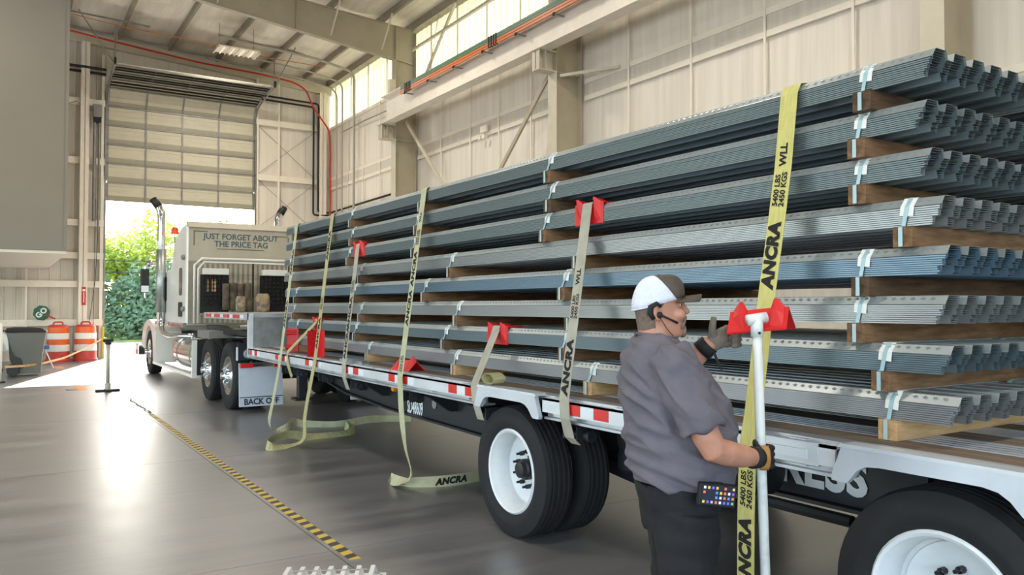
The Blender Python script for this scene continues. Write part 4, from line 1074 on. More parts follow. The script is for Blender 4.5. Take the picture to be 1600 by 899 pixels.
# exhaust stacks
for s, x in ((-1, 3.02), (1, 5.62)):
    p = [(x, 19.25, 1.25), (x, 19.25, 3.62), (x + s * 0.01, 19.27, 3.75), (x + s * 0.06, 19.3, 3.87), (x + s * 0.16, 19.35, 4.02)]
    st = MB().tube(p, 0.085, 14).build('exhaust_stack', 'chrome', truck, 'all')
    MB().tube([(x, 19.25, 1.5), (x, 19.25, 2.9)], 0.105, 14).build('heat_shield', 'galv', st, 'all')
    MB().tube([(x + s * 0.05, 19.295, 3.85), (x + s * 0.17, 19.355, 4.035)], 0.089, 14).build('stack_tip', 'black_steel', st, 'all')
    MB().tube(rounded([(x, 19.25, 1.4), (x, 19.1, 1.08), (x - s * 0.05, 18.6, 1.0), (x - s * 0.2, 16.8, 1.04)], 0.25), 0.055, 12).build('exhaust_elbow', 'chrome', st, 'all')
# mirror
for s, x in ((-1, 2.86), (1, 5.78)):
    mi = MB().box(x - 0.095, x + 0.095, 20.46, 20.54, 1.95, 2.52).build('mirror', 'black_steel', truck, bevel=0.03)
    MB().box(x - 0.08, x + 0.08, 20.455, 20.462, 1.97, 2.12).build('mirror_glass', 'tape_white', mi)
    MB().tube(rounded([(x, 20.5, 2.5), (x, 20.5, 2.62), (x - s * 0.35, 20.3, 2.62)], 0.08), 0.014, 6).build('mirror_arm', 'chrome', mi)
    MB().tube(rounded([(x, 20.5, 1.97), (x, 20.5, 1.82), (x - s * 0.4, 20.3, 1.7)], 0.08), 0.014, 6).build('mirror_arm', 'chrome', mi)
    MB().lathe([(0.02, -0.06), (0.08, 0.0), (0.085, 0.02)], (x - s * 0.12, 20.5, 2.64), 'y', 14).build('spot_mirror', 'chrome', mi, True)
MB().tube([(3.2, 18.55, 2.6), (3.17, 18.55, 3.2)], 0.012, 6).build('beacon_stem', 'galv_dull', slp)
MB().lathe([(0.07, 0), (0.075, 0.02), (0.06, 0.14), (0.055, 0.15)], (3.18, 18.55, 3.2), 'z', 14).build('beacon', 'beacon_red', slp, True)
MB().tube([(2.9, 20.6, 2.66), (2.88, 20.6, 3.3)], 0.006, 5).build('antenna', 'galv_dull', truck)
# headache rack: doubled tube frame with chamfered corners, chain trays
YR = 16.55
rk = MB()
for d in (0.0, 0.07):
    rk.tube([(3.2 + d, YR, 1.3), (3.2 + d, YR, 2.44 - d), (3.34 + d * 0.6, YR, 2.58 - d), (5.3 - d * 0.6, YR, 2.58 - d), (5.44 - d, YR, 2.44 - d), (5.44 - d, YR, 1.3)], 0.022, 8)
rack = rk.build('headache_rack', 'truck_white', truck, 'all')
MB().bar((4.33, YR, 1.5), (4.33, YR, 2.5), 0.03, 0.03).build('rack_upright', 'black_steel', rack)
for (x0, x1) in ((3.34, 3.86), (4.50, 5.3)):
    MB().box(x0, x1 - 0.03, YR - 0.12, YR + 0.02, 2.26, 2.38).build('chain_tray', 'truck_white', rack, bevel=0.01)
    MB().box(x0 - 0.02, x1, YR + 0.05, YR + 0.07, 1.5, 2.26).build('chain_backboard', 'black_steel', rack)
MB().box(3.27, 5.4, YR - 0.02, YR + 0.02, 1.46, 1.5).build('rack_sill', 'galv_dull', rack)
# chains: many alternating links on the two trays
for (x0, x1, lab) in ((3.34, 3.86, 'dark steel chains hanging on the left tray behind the sleeper'), (4.50, 5.2, 'dark steel chains hanging on the right tray behind the sleeper')):
    for light in (False, True):
        m = MB(); r3 = random.Random(int(x0 * 10))
        x = x0 + 0.02; i = 0
        while x < x1 - 0.02:
            is_l = (i in (2, 4, 5)) and x0 < 4
            z = 2.25; zb = r3.uniform(1.55, 1.75); j = 0
            while z > zb:
                yy = YR - 0.04 - 0.05 * (i % 2)
                col_l = is_l and 1.95 < z < 2.2
                if col_l == light:
                    if j % 2: m.box(x - 0.018, x + 0.018, yy - 0.006, yy + 0.006, z - 0.045, z)
                    else: m.box(x - 0.006, x + 0.006, yy - 0.018, yy + 0.018, z - 0.045, z)
                z -= 0.04; j += 1
            x += 0.042; i += 1
        if m.v:
            o = m.build('hanging_chain', 'chain_light' if light else 'chain_steel')
            tag(o, lab if not light else 'rusty orange chain lengths on the left tray behind the sleeper', 'chains', kind='stuff')
# rolled blankets and folded tarps on the upper deck
def roll(x, y, r, h, label, m):
    rings = []; rr = random.Random(int(x * 100))
    for k in range(9):
        t = k / 8; z = UZ + 0.002 + h * t; q = r * (1 - 0.25 * abs(2 * t - 1) ** 4) * (1 + 0.05 * math.sin(9 * t + x * 7))
        rings.append([(x + q * math.cos(a) * (1 + 0.07 * math.sin(3 * a + k)), y + q * math.sin(a), z) for a in [2 * PI * i / 14 for i in range(14)]])
    tag(MB().loft(rings).build('rolled_tarp', m, smooth='all'), label, 'tarp', 'rolled tarps on the upper deck')
roll(3.46, 14.0, 0.085, 0.27, 'grey rolled tarp standing leftmost on the upper trailer deck', 'blanket')
roll(3.62, 14.1, 0.075, 0.25, 'small brown rolled tarp standing between two larger rolls', 'tarp_dark')
roll(3.82, 13.95, 0.115, 0.32, 'largest mottled rolled tarp standing rightmost on the upper deck', 'blanket')
m = MB(); 
for k in range(4):
    m.loft([[(3.75 + 0.14 * k + 0.07 * math.cos(a), YR - 0.22 + 0.05 * math.sin(a), z) for a in [2 * PI * i / 10 for i in range(10)]] for z in (1.56, 1.75, 2.02, 2.08 + 0.02 * (k % 2))])
tag(m.build('hanging_tarp', 'tarp_dark', truck, 'all'), 'dark folded tarp hung on the rack')
# mudflap and lamps behind the drive wheels
for (xa, xb) in ((3.08, 3.74), (4.86, 5.52)):
    fl = MB().prism([(12.48, 0.10), (12.52, 0.10), (12.57, 0.76), (12.53, 0.76)], 'x', xa, xb).build('mud_flap', 'flap_white', truck)
    MB().box(xa, xb, 12.50, 12.525, 0.70, 0.76).build('flap_weight', 'chrome', fl)
    MB().box(xa + 0.01, xa + 0.2, 12.49, 12.50, 0.69, 0.755).build('reflector', 'tape_red', fl)
    MB().box(xb - 0.14, xb - 0.01, 12.49, 12.50, 0.69, 0.755).build('reflector', 'tape_red', fl)
    if xa < 4:
        MB().box(xa, xb, 12.478, 12.482, 0.235, 0.247).build('flap_line', 'chassis', fl)
        MB().addmesh(text_mesh('BACK OFF', 0.125, bold=0.004), frame((1, 0, 0), (0, 0.08, 1), (xa + 0.33, 12.478, 0.168), 0.92, 1.0)).build('lettering', 'chassis', fl)
    MB().box(xa, xb, 12.6, 12.66, 0.8, 1.06).build('lamp_bar', 'chassis', truck)
    for x in (xa + 0.15, xa + 0.38):
        MB().lathe([(0.055, 0), (0.075, -0.01), (0.075, -0.04), (0.05, -0.045)], (x, 12.6, 0.9), 'y', 16).build('tail_lamp', 'galv', truck, True)
    MB().box(xa - 0.02, xa, 12.6, 12.64, 0.8, 1.0).build('lamp_bracket', 'tape_white', truck)
# ================================================================== FLOOR THINGS BY THE DOOR, OUTSIDE, NEAR FLOOR
mat('bin_grey', (112, 112, 106), 0.5, var=0.05, scale=4)
mat('bin_dark', (40, 40, 40), 0.5)
mat('barrel_orange', (240, 104, 40), 0.4)
mat('barrel_red', (206, 66, 56), 0.45)
mat('barrel_white', (240, 236, 230), 0.4)
mat('sign_green', (24, 92, 62), 0.45)
mat('sign_red', (196, 40, 40), 0.45)
mat('post_grey', (176, 170, 152), 0.5)
mat('caution', (214, 160, 60), 0.6, rgb2=(150, 110, 50), scale=20)
# waste cart
def rrect(x, y, hx, hy, z, n=4, r=0.06):
    out = []
    for (sx, sy, a0) in ((1, 1, 0), (-1, 1, 90), (-1, -1, 180), (1, -1, 270)):
        for k in range(n):
            a = math.radians(a0 + 90 * k / (n - 1)); out.append((x + sx * (hx - r) + r * math.cos(a), y + sy * (hy - r) + r * math.sin(a), z))
    return out
bc = empty('waste_cart', (0.53, 22.3, 0)); tag(bc, 'grey wheeled waste cart with black lid left of the barrels', 'waste bin')
bd = MB().loft([rrect(0.58, 22.3, 0.26, 0.28, 0.05), rrect(0.56, 22.3, 0.31, 0.31, 0.55), rrect(0.55, 22.3, 0.33, 0.32, 0.57), rrect(0.53, 22.3, 0.40, 0.35, 1.02)]).build('body', 'bin_grey', bc, 50)
MB().loft([rrect(0.53, 22.3, 0.42, 0.37, 1.02), rrect(0.53, 22.3, 0.43, 0.38, 1.05), rrect(0.50, 22.3, 0.36, 0.30, 1.12), rrect(0.48, 22.3, 0.2, 0.15, 1.14)]).build('lid', 'bin_dark', bc, 50)
MB().tube([(0.08, 22.02, 1.06), (0.08, 22.58, 1.06)], 0.02, 8).build('handle', 'bin_dark', bc)
MB().prism([(0.16, 1.0), (0.22, 0.95), (0.26, 0.5), (0.42, 0.42), (0.5, 0.2), (0.3, 0.15), (0.2, 0.4)], 'y', 21.985, 22.01).build('wheel_recess', 'bin_dark', bc)
for y in (21.95, 22.6): MB().lathe([(0.03, -0.04), (0.12, -0.04), (0.13, 0.0), (0.12, 0.04), (0.03, 0.04)], (0.27, y, 0.13), 'y', 20).build('wheel', 'bin_dark', bc, True)
# traffic barrels
def barrel(x, y, label):
    b = empty('traffic_barrel', (x, y, 0)); tag(b, label, 'barrel', 'orange and white traffic barrels')
    zs = [(0.0, 0.30, 'barrel_red'), (0.30, 0.50, 'barrel_white'), (0.50, 0.66, 'barrel_orange'), (0.66, 0.84, 'barrel_white'), (0.84, 1.02, 'barrel_orange')]
    R = lambda z: 0.315 - 0.035 * z / 1.0
    for i, (z0, z1, mm) in enumerate(zs):
        MB().lathe([(R(z0), z0), (R(z0) + (0.01 if i % 2 else 0), z0 + 0.01), (R(z1) + (0.01 if i % 2 else 0), z1 - 0.01), (R(z1), z1)], (x, y, 0), 'z', 28).build('stripe', mm, b, 40)
    MB().lathe([(0.275, 1.02), (0.25, 1.07), (0.20, 1.09), (0.02, 1.09)], (x, y, 0), 'z', 28).build('cap', 'barrel_red', b, 40)
    MB().lathe([(0.335, 0.0), (0.335, 0.06), (0.318, 0.08)], (x, y, 0), 'z', 28).build('base_ring', 'barrel_red', b, 40)
    MB().tube(rounded([(x - 0.13, y, 1.08), (x - 0.11, y, 1.17), (x + 0.11, y, 1.17), (x + 0.13, y, 1.08)], 0.04), 0.025, 8).build('handle', 'barrel_red', b)
barrel(1.47, 27.4, 'orange and white traffic barrel nearer the waste cart'); barrel(2.20, 27.45, 'orange and white traffic barrel nearer the doorway')
# GO paddle on the girt
gs = empty('go_sign', (1.05, 28.02, 1.25)); tag(gs, 'green octagonal GO paddle with red handle leaning on a wall girt', 'sign')
oct_ = [(1.06 + 0.235 * math.cos(math.radians(22.5 + 45 * k - 8)), 1.44 + 0.235 * math.sin(math.radians(22.5 + 45 * k - 8))) for k in range(8)]
MB().prism(oct_, 'y', 28.00, 28.012).build('plate', 'sign_green', gs)
a = math.radians(46)
MB().addmesh(text_mesh('GO', 0.215, bold=0.009, spacing=1.1), frame((math.cos(a), 0, math.sin(a)), (-math.sin(a), 0, math.cos(a)), (1.055, 27.996, 1.44))).build('lettering', 'letter_white', gs)
MB().tube([(1.17, 27.985, 1.37), (1.42, 27.985, 1.26)], 0.02, 8).build('handle', 'sign_red', gs)
# red vertical sign on the post
fs = empty('post_sign', (2.17, 27.96, 1.9)); tag(fs, 'narrow red vertical notice on the white wall post', 'sign')
MB().box(2.12, 2.23, 27.955, 27.97, 1.68, 2.24).build('plate', 'sign_red', fs)
MB().box(2.135, 2.215, 27.95, 27.956, 2.11, 2.17).build('white_band', 'barrel_white', fs)
MB().box(2.165, 2.185, 27.95, 27.956, 1.76, 2.08).build('white_strip', 'barrel_white', fs)
# stanchion with retracted belt
st = empty('belt_stanchion', (1.76, 17.14, 0)); tag(st, 'grey belt stanchion on a black base standing in the sunlit floor', 'stanchion')
MB().box(1.55, 1.97, 17.09, 17.19, 0.0, 0.04).build('base', 'black_rubber', st, bevel=0.01)
MB().box(1.71, 1.81, 16.95, 17.33, 0.0, 0.04).build('base', 'black_rubber', st, bevel=0.01)
MB().tube([(1.76, 17.14, 0.04), (1.76, 17.14, 0.16)], 0.05, 12).build('socket', 'post_grey', st)
MB().tube([(1.76, 17.14, 0.16), (1.76, 17.14, 0.96)], 0.034, 12).build('post', 'post_grey', st, 'all')
MB().box(1.67, 1.85, 17.10, 17.18, 0.95, 1.0).build('belt_head', 'black_rubber', st, bevel=0.012)
MB().box(1.71, 1.81, 17.09, 17.19, 0.9, 0.95).build('belt_collar', 'black_rubber', st, bevel=0.012)
s2_ = empty('belt_stanchion', (0.02, 20.3, 0)); tag(s2_, 'white stanchion with black foot cut by the left picture edge', 'stanchion')
MB().box(-0.15, 0.12, 20.2, 20.4, 0.0, 0.03).build('base', 'black_rubber', s2_, bevel=0.01)
MB().tube([(-0.02, 20.3, 0.03), (0.07, 20.3, 0.3)], 0.012, 6).build('strut', 'black_rubber', s2_)
MB().tube([(0.02, 20.3, 0.03), (0.02, 20.3, 1.28)], 0.035, 12).build('post', 'steel_white', s2_, 'all')
tag(MB().ribbon([(2.7, 28.0, 0.62), (2.1, 26.2, 0.42), (1.45, 24.2, 0.28), (0.9, 22.3, 0.27), (0.5, 21.5, 0.27), (0.1, 20.4, 0.33)], (0, 0, 1), 0.05, 0.003).build('caution_tape', 'caution'), 'sagging orange caution tape strung across the left floor', 'tape')
# white utility trailer wheel and fender behind the cart
ut = empty('utility_trailer', (-0.3, 25.0, 0)); tag(ut, 'white utility trailer fender behind the waste cart', 'trailer')
MB().prism([(-1.6 + 0.0, 0.5)] + [(-0.35 + 0.62 * math.cos(math.radians(a)), 0.55 + 0.55 * math.sin(math.radians(a))) for a in range(180, -1, -15)] + [(0.2, 0.5)] + [(-0.35 + 0.5 * math.cos(math.radians(a)), 0.5 + 0.47 * math.sin(math.radians(a))) for a in range(0, 181, 15)], 'y', 24.7, 25.0).build('fender', 'truck_white', ut)
MB().lathe([(0.05, -0.1), (0.2, -0.1), (0.36, -0.08), (0.38, 0), (0.36, 0.08), (0.05, 0.1)], (-0.35, 24.85, 0.38), 'y', 28).build('wheel', 'tire', ut, 40)
MB().box(-2.5, 0.25, 25.0, 26.4, 0.45, 0.75).build('bed', 'truck_white', ut)
# small folding stand
fo = empty('folding_stand', (1.1, 24.6, 0)); tag(fo, 'small folding stand with blue top behind the waste cart', 'stand')
MB().tube([(1.0, 24.6, 0.55), (1.22, 24.5, 0.0)], 0.015, 6).build('leg', 'barrel_white', fo)
MB().tube([(1.0, 24.6, 0.55), (0.85, 24.7, 0.0)], 0.015, 6).build('leg', 'barrel_white', fo)
mat('stand_blue', (70, 120, 170), 0.5)
MB().box(0.9, 1.12, 24.5, 24.7, 0.5, 0.6).build('top', 'stand_blue', fo, bevel=0.01)
# painted marks, mat and floor warning tape
tag(MB().box(1.26, 1.46, 24.2, 25.1, 0.0, 0.002).build('floor_mark', 'orange_paint'), 'orange painted floor dash near the barrels', 'floor mark')
tag(MB().box(1.26, 1.46, 17.6, 18.6, 0.0, 0.002).build('floor_mark', 'orange_paint'), 'orange painted floor dash left of the stanchion', 'floor mark')
tag(MB().box(1.10, 1.30, 17.7, 18.05, 0.0, 0.006).build('floor_plate', 'bin_grey'), 'small dark square plate on the floor left of the stanchion', 'floor plate')
def stripe_mat():
    m = mat('warning_stripe', (214, 182, 62), 0.55)
    nt = m.node_tree; p = nt.nodes['Principled BSDF']
    tc = nt.nodes.new('ShaderNodeTexCoord'); sp = nt.nodes.new('ShaderNodeSeparateXYZ'); nt.links.new(tc.outputs['Object'], sp.inputs[0])
    ad = nt.nodes.new('ShaderNodeMath'); ad.operation = 'MULTIPLY_ADD'; nt.links.new(sp.outputs[0], ad.inputs[0]); ad.inputs[1].default_value = -0.35; nt.links.new(sp.outputs[1], ad.inputs[2])
    dv = nt.nodes.new('ShaderNodeMath'); dv.operation = 'DIVIDE'; nt.links.new(ad.outputs[0], dv.inputs[0]); dv.inputs[1].default_value = 0.155
    fr = nt.nodes.new('ShaderNodeMath'); fr.operation = 'FRACT'; nt.links.new(dv.outputs[0], fr.inputs[0])
    gt = nt.nodes.new('ShaderNodeMath'); gt.operation = 'GREATER_THAN'; gt.inputs[1].default_value = 0.5; nt.links.new(fr.outputs[0], gt.inputs[0])
    no = nt.nodes.new('ShaderNodeTexNoise'); no.inputs['Scale'].default_value = 6; nt.links.new(tc.outputs['Object'], no.inputs['Vector'])
    mx = nt.nodes.new('ShaderNodeMix'); mx.data_type = 'RGBA'
    nt.links.new(gt.outputs[0], mx.inputs[0]); mx.inputs[6].default_value = lin((206, 176, 66)); mx.inputs[7].default_value = lin((48, 44, 40))
    nt.links.new(mx.outputs[2], p.inputs['Base Color'])
stripe_mat()
tag(MB().box(1.905, 1.98, 4.90, 13.2, 0.0, 0.002).build('warning_tape', 'warning_stripe'), 'yellow and black striped warning tape along the floor joint', 'floor tape')
wt = MB()
r5 = random.Random(5)
pts = [(1.94 + r5.uniform(-0.02, 0.02), 13.2 + 0.15 * k, 0.004 + 0.02 * (r5.random() ** 3)) for k in range(16)]
wt.ribbon(pts, [(1, 0, r5.uniform(-0.5, 0.5)) for _ in pts], 0.03, 0.002)
tag(wt.build('torn_tape', 'bin_dark'), 'torn dark tape remnant on the floor joint beyond the striped tape', 'floor tape')
# white ribbed sheets at the bottom edge of the picture
mat('white_sheet', (226, 226, 222), 0.45, var=0.05, scale=4)
wp = [(-0.29, 0.0)]
for k in range(7):
    b = -0.27 + 0.078 * k
    wp += [(b, 0.0), (b + 0.016, 0.045), (b + 0.040, 0.045), (b + 0.056, 0.0)]
wp += [(0.30, 0.0)]
lp = wp + [(x, z - 0.002) for x, z in wp[::-1]]
wme = MB().prism(lp, 'y', -0.6, 0.0).mesh('ribbed_sheet', 'white_sheet')
wbn = empty('ribbed_sheet_stack', (1.62, 4.42, 0), math.radians(-28)); tag(wbn, 'stack of short white ribbed sheets on the floor at the bottom edge', 'metal sheets')
for k in range(10):
    o = inst('ribbed_sheet', wme, (0.002 * (k % 2), -0.004 * k, 0.003 + 0.012 * k)); o.parent = wbn
o = MB().ribbon([(-0.29, -0.12, 0.12), (-0.2, -0.12, 0.160), (0.2, -0.12, 0.160), (0.31, -0.12, 0.115)], (0, 1, 0), 0.012, 0.002).build('wire_band', 'galv'); o.parent = wbn

# ------------------------------------------------------------------ outside
translucent('leaf_bright', (150, 172, 92), 0.55, (196, 208, 112), 0.2)
translucent('leaf_mid', (124, 152, 104), 0.5, (160, 184, 112), 0.2)
translucent('leaf_deep', (124, 152, 126), 0.5, (148, 174, 134), 0.2)  # mid and deep leaf greens are paled to stand in for haze
mat('bark', (88, 74, 60), 0.9, var=0.3, scale=8)
def tree(x, y, h, w, m, label, seed, n=4200, base=0.12):
    r = random.Random(seed)
    t = empty('tree', (x, y, -0.06)); tag(t, label, 'tree', 'trees beyond the road')
    tr = MB(); tr.tube([(x, y, -0.1), (x + r.uniform(-.1, .1), y, h * 0.3), (x + r.uniform(-.3, .3), y, h * 0.75)], [0.16, 0.12, 0.04], 8)
    for k in range(5):
        a = r.uniform(0, 6.28); z = h * r.uniform(0.25, 0.6); tr.tube([(x, y, z), (x + w * 0.6 * math.cos(a), y + w * 0.6 * math.sin(a), z + h * 0.2)], [0.06, 0.015], 6)
    tr.build('trunk', 'bark', t, 'all')
    lobes = []
    for k in range(16):
        a = r.uniform(0, 6.28); zz = h * (base + (1 - base) * r.random())
        q = w * math.sqrt(r.random()) * (1.0 - 0.65 * max(0, (zz / h - 0.45) / 0.55) ** 1.5)
        lobes.append((x + q * math.cos(a), y + q * math.sin(a), zz, r.uniform(0.35, 0.62) * w))
    c = MB()
    for i in range(n):
        lx, ly, lz, lr = lobes[r.randrange(16)]
        d = Vector((r.gauss(0, 1), r.gauss(0, 1), r.gauss(0, 1))).normalized() * lr * (0.55 + 0.5 * r.random())
        p = Vector((lx, ly, max(0.1, lz))) + d; p.z = max(0.02, p.z)
        s = r.uniform(0.09, 0.20); u = Vector((r.gauss(0, 1), r.gauss(0, 1), r.gauss(0, .6))).normalized(); v = u.orthogonal().normalized()
        c.add([p - u * s, p + v * s * 0.55, p + u * s, p - v * s * 0.55], [(0, 1, 2, 3)])
    cr = c.build('foliage', m, t); cr['kind'] = 'stuff'
TR = [(5.0, 47, 6.2, 2.2, 'leaf_bright', 'yellow-green tree beyond the road, at the left edge of the doorway'), (7.2, 49, 7.6, 2.6, 'leaf_bright', 'tall yellow-green tree seen left of the exhaust stack'),
      (9.6, 47.5, 6.6, 2.4, 'leaf_mid', 'green tree seen just behind the exhaust stack'), (12.2, 50, 7.8, 2.6, 'leaf_mid', 'green treetop seen above the sleeper roof'), (14.6, 48, 7.0, 2.4, 'leaf_mid', 'treetop at the right side of the doorway'),
      (3.0, 45, 3.2, 1.8, 'leaf_deep', 'low dark shrub beyond the road at the left jamb'), (6.0, 44.5, 3.0, 1.9, 'leaf_deep', 'low dark shrub beyond the road left of the mirror'), (8.6, 44.6, 3.3, 1.9, 'leaf_deep', 'low dark shrub beyond the road behind the mirror'), (11.0, 45, 3.2, 1.9, 'leaf_deep', 'low dark shrub hidden mostly by the truck cab'),
      (1.5, 49, 6.5, 2.4, 'leaf_mid', 'green tree hidden mostly by the left door jamb')]
for i, a in enumerate(TR): tree(a[0], a[1], a[2] * (0.80 if a[2] > 4 else 1.0), *a[3:], seed=40 + i)
tag(MB().box(-60, 60, 42.0, 80, -0.06, 0.02).build('verge', 'grass_verge'), kind='structure')
for z in (3.2, 3.75):
    tag(MB().tube([(-10, 41, z + 0.2), (4, 41, z), (20, 41, z + 0.25)], 0.015, 5).build('power_line', 'black_steel'), ('lower' if z < 3.5 else 'upper') + ' thin overhead wire crossing in front of the trees', 'wire')
# ================================================================== MAN GUIDING A CORNER PROTECTOR WITH A POLE
from mathutils import noise as mnoise
mat('skin', (198, 140, 116), 0.5, var=0.12, scale=14, bump=0.05, bscale=90)
M['skin'].node_tree.nodes['Principled BSDF'].inputs['Subsurface Weight'].default_value = 0.1
M['skin'].node_tree.nodes['Principled BSDF'].inputs['Subsurface Radius'].default_value = (0.02, 0.008, 0.004)
mat('shirt', (104, 98, 106), 0.85, var=0.10, scale=9, bump=0.15, bscale=120)
mat('trousers', (22, 21, 25), 0.8, var=0.15, scale=8, bump=0.15, bscale=90)
mat('cap_brown', (84, 74, 64), 0.8, var=0.2, scale=16)
mat('cap_white', (226, 226, 240), 0.8, var=0.05, scale=60, bump=0.3, bscale=220)
mat('hair_grey', (120, 100, 88), 0.85, var=0.25, scale=60)
mat('beard', (134, 112, 98), 0.9, var=0.4, scale=50, bump=0.6, bscale=120)
mat('glove_brown', (118, 106, 94), 0.8, var=0.15, scale=20, bump=0.2)
mat('glove_black', (26, 25, 26), 0.75)
mat('glove_tan', (186, 130, 66), 0.65, var=0.12, scale=18)
mat('boot', (58, 48, 40), 0.7)
mat('pvc', (226, 226, 222), 0.4, rgb2=(196, 196, 192), scale=14, lo=0.5, hi=0.75)
MX, MY, MRZ = 2.35, 2.42, math.radians(-28)
def ring(z, a0, a1, hw, n=32, p=2.25, yc=0.0, slope=0.0, egg=0.0):
    c = (a0 + a1) / 2; h = (a1 - a0) / 2; out = []
    for k in range(n):
        t = 2 * PI * k / n; cs, sn = math.cos(t), math.sin(t)
        x = abs(cs) ** (2 / p) * (1 if cs >= 0 else -1); y = abs(sn) ** (2 / p) * (1 if sn >= 0 else -1)
        out.append((c + h * x, yc + hw * y * (1 - egg * max(0, x)), z + slope * (h * x + c)))
    return out
TORSO = [(0.895, -0.178, 0.225, 0.205, -0.14), (0.93, -0.19, 0.238, 0.218, -0.08), (1.00, -0.20, 0.248, 0.223, 0), (1.07, -0.210, 0.25, 0.226, 0), (1.15, -0.220, 0.235, 0.226, 0), (1.23, -0.226, 0.200, 0.224, 0),
         (1.31, -0.230, 0.150, 0.222, 0), (1.38, -0.224, 0.098, 0.218, 0), (1.43, -0.210, 0.055, 0.195, 0), (1.465, -0.190, 0.022, 0.15, 0.0), (1.492, -0.168, 0.0, 0.105, -0.12)]
def torso(shrink=0.0):
    return MB().loft([ring(z, a0 + shrink, a1 - shrink, hw - shrink, slope=s) for z, a0, a1, hw, s in (TORSO if not shrink else [(0.82, -0.10, 0.11, 0.13, 0)] + TORSO[2:])])
R_ARM = [(-0.055, -0.185, 1.405), (-0.02, -0.250, 1.28), (0.035, -0.290, 1.13), (0.06, -0.292, 1.085), (0.11, -0.270, 1.068), (0.19, -0.215, 1.045), (0.262, -0.165, 1.028), (0.30, -0.14, 1.022)]
R_RAD = [0.075, 0.064, 0.054, 0.052, 0.050, 0.046, 0.035, 0.03]
L_ARM = [(-0.055, 0.185, 1.405), (-0.02, 0.235, 1.32), (0.01, 0.23, 1.275), (0.045, 0.20, 1.30), (0.10, 0.14, 1.375), (0.15, 0.10, 1.44), (0.18, 0.085, 1.475)]
L_RAD = [0.075, 0.062, 0.056, 0.054, 0.049, 0.038, 0.03]
HEAD = [(1.485, -0.150, -0.005, 0.062), (1.502, -0.152, 0.026, 0.064), (1.52, -0.154, 0.034, 0.069), (1.545, -0.158, 0.032, 0.075), (1.575, -0.163, 0.034, 0.079), (1.60, -0.167, 0.033, 0.080), (1.628, -0.170, 0.024, 0.080), (1.65, -0.170, 0.032, 0.080),
        (1.68, -0.166, 0.026, 0.077), (1.71, -0.150, 0.006, 0.068), (1.732, -0.12, -0.03, 0.048), (1.742, -0.09, -0.06, 0.02)]
head = MB().loft([ring(z, a0, a1, hw, p=2.1, egg=0.22) for z, a0, a1, hw in HEAD])
parts = [torso(0.035), head,
         MB().tube([(-0.095, 0, 1.38), (-0.085, 0, 1.46), (-0.078, 0, 1.54)], [0.088, 0.080, 0.072], 20),
         MB().tube(R_ARM, R_RAD, 16), MB().tube(L_ARM, L_RAD, 16),
         MB().tube([(0.024, 0, 1.642), (0.036, 0, 1.622), (0.043, 0, 1.606)], [0.009, 0.010, 0.013], 10), MB().ball((0.044, 0, 1.601), (0.017, 0.017, 0.013)),
         MB().ball((0.027, 0, 1.650), (0.012, 0.05, 0.010)), MB().ball((0.032, 0, 1.560), (0.011, 0.022, 0.006)), MB().ball((0.030, 0, 1.549), (0.011, 0.020, 0.006)),
         MB().ball((0.0, -0.045, 1.59), (0.03, 0.03, 0.03)), MB().ball((0.0, 0.045, 1.59), (0.03, 0.03, 0.03))]
for s in (-1, 1):
    # ear: rim, lobe
    parts.append(MB().tube([(-0.098, s * 0.086, 1.622), (-0.112, s * 0.092, 1.612), (-0.114, s * 0.092, 1.592), (-0.102, s * 0.088, 1.572), (-0.09, s * 0.084, 1.566)], [0.009, 0.010, 0.009, 0.009, 0.008], 8))
    parts.append(MB().ball((-0.097, s * 0.083, 1.594), (0.016, 0.008, 0.026)))
    parts.append(MB().tube([(0.0, s * 0.085, 0.84), (0.01, s * 0.105, 0.5), (-0.012, s * 0.113, 0.08)], [0.085, 0.065, 0.05], 16))
body_me = solid(parts, 0.0065, 4, 'person')
body_me.materials.append(M['skin'])
man = bpy.data.objects.new('person', body_me); COL.objects.link(man)
man.location = (MX, MY, 0); man.rotation_euler = (0, 0, MRZ)
tag(man, 'man in grey shirt and trucker cap holding a white pole by the trailer', 'person')
def wear(o, parent=man):
    o.parent = parent; return o
def wear_me(name, me, m, parent=man):
    me.materials.append(M[m]); o = bpy.data.objects.new(name, me); COL.objects.link(o); o.parent = parent; return o
# shirt with short sleeves, folds pressed into the cloth
sh = solid([torso(0.0), MB().tube([(-0.075, -0.15, 1.415), (-0.05, -0.205, 1.36), (-0.01, -0.262, 1.25), (0.022, -0.284, 1.155)], [0.097, 0.096, 0.088, 0.086], 20),
            MB().tube([(-0.075, 0.15, 1.415), (-0.05, 0.205, 1.37), (-0.015, 0.242, 1.31), (0.005, 0.25, 1.27)], [0.095, 0.092, 0.084, 0.080], 20)], 0.008, 3, 'shirt')
nv = len(sh.vertices)
nrm_ = [v.normal.copy() for v in sh.vertices]
for v, n in zip(sh.vertices, nrm_):
    x, y, z = v.co
    low = max(0.0, min(1.0, (1.2 - z) / 0.2))
    f1 = mnoise.noise(Vector((x * 3.0 + 5, y * 3.0, z * 17 + x * 6)))
    f2 = mnoise.noise(Vector((x * 7, y * 7, z * 7 + 3)))
    f3 = mnoise.noise(Vector(((x + z) * 13, y * 4, (x - z) * 4 + 9)))
    f4 = mnoise.noise(Vector(((x - z * 0.8) * 15, y * 3, (x + z) * 3 + 2)))
    d = 0.036 * low * (0.4 - abs(f1) * 2.2) + 0.010 * f2 + 0.024 * (1 - low) * (0.4 - abs(f3) * 1.8) + 0.012 * (1 - low) * f4
    v.co = v.co + n * (max(-0.010, min(0.018, d)) + 0.002)
shirt = wear_me('shirt', sh, 'shirt')
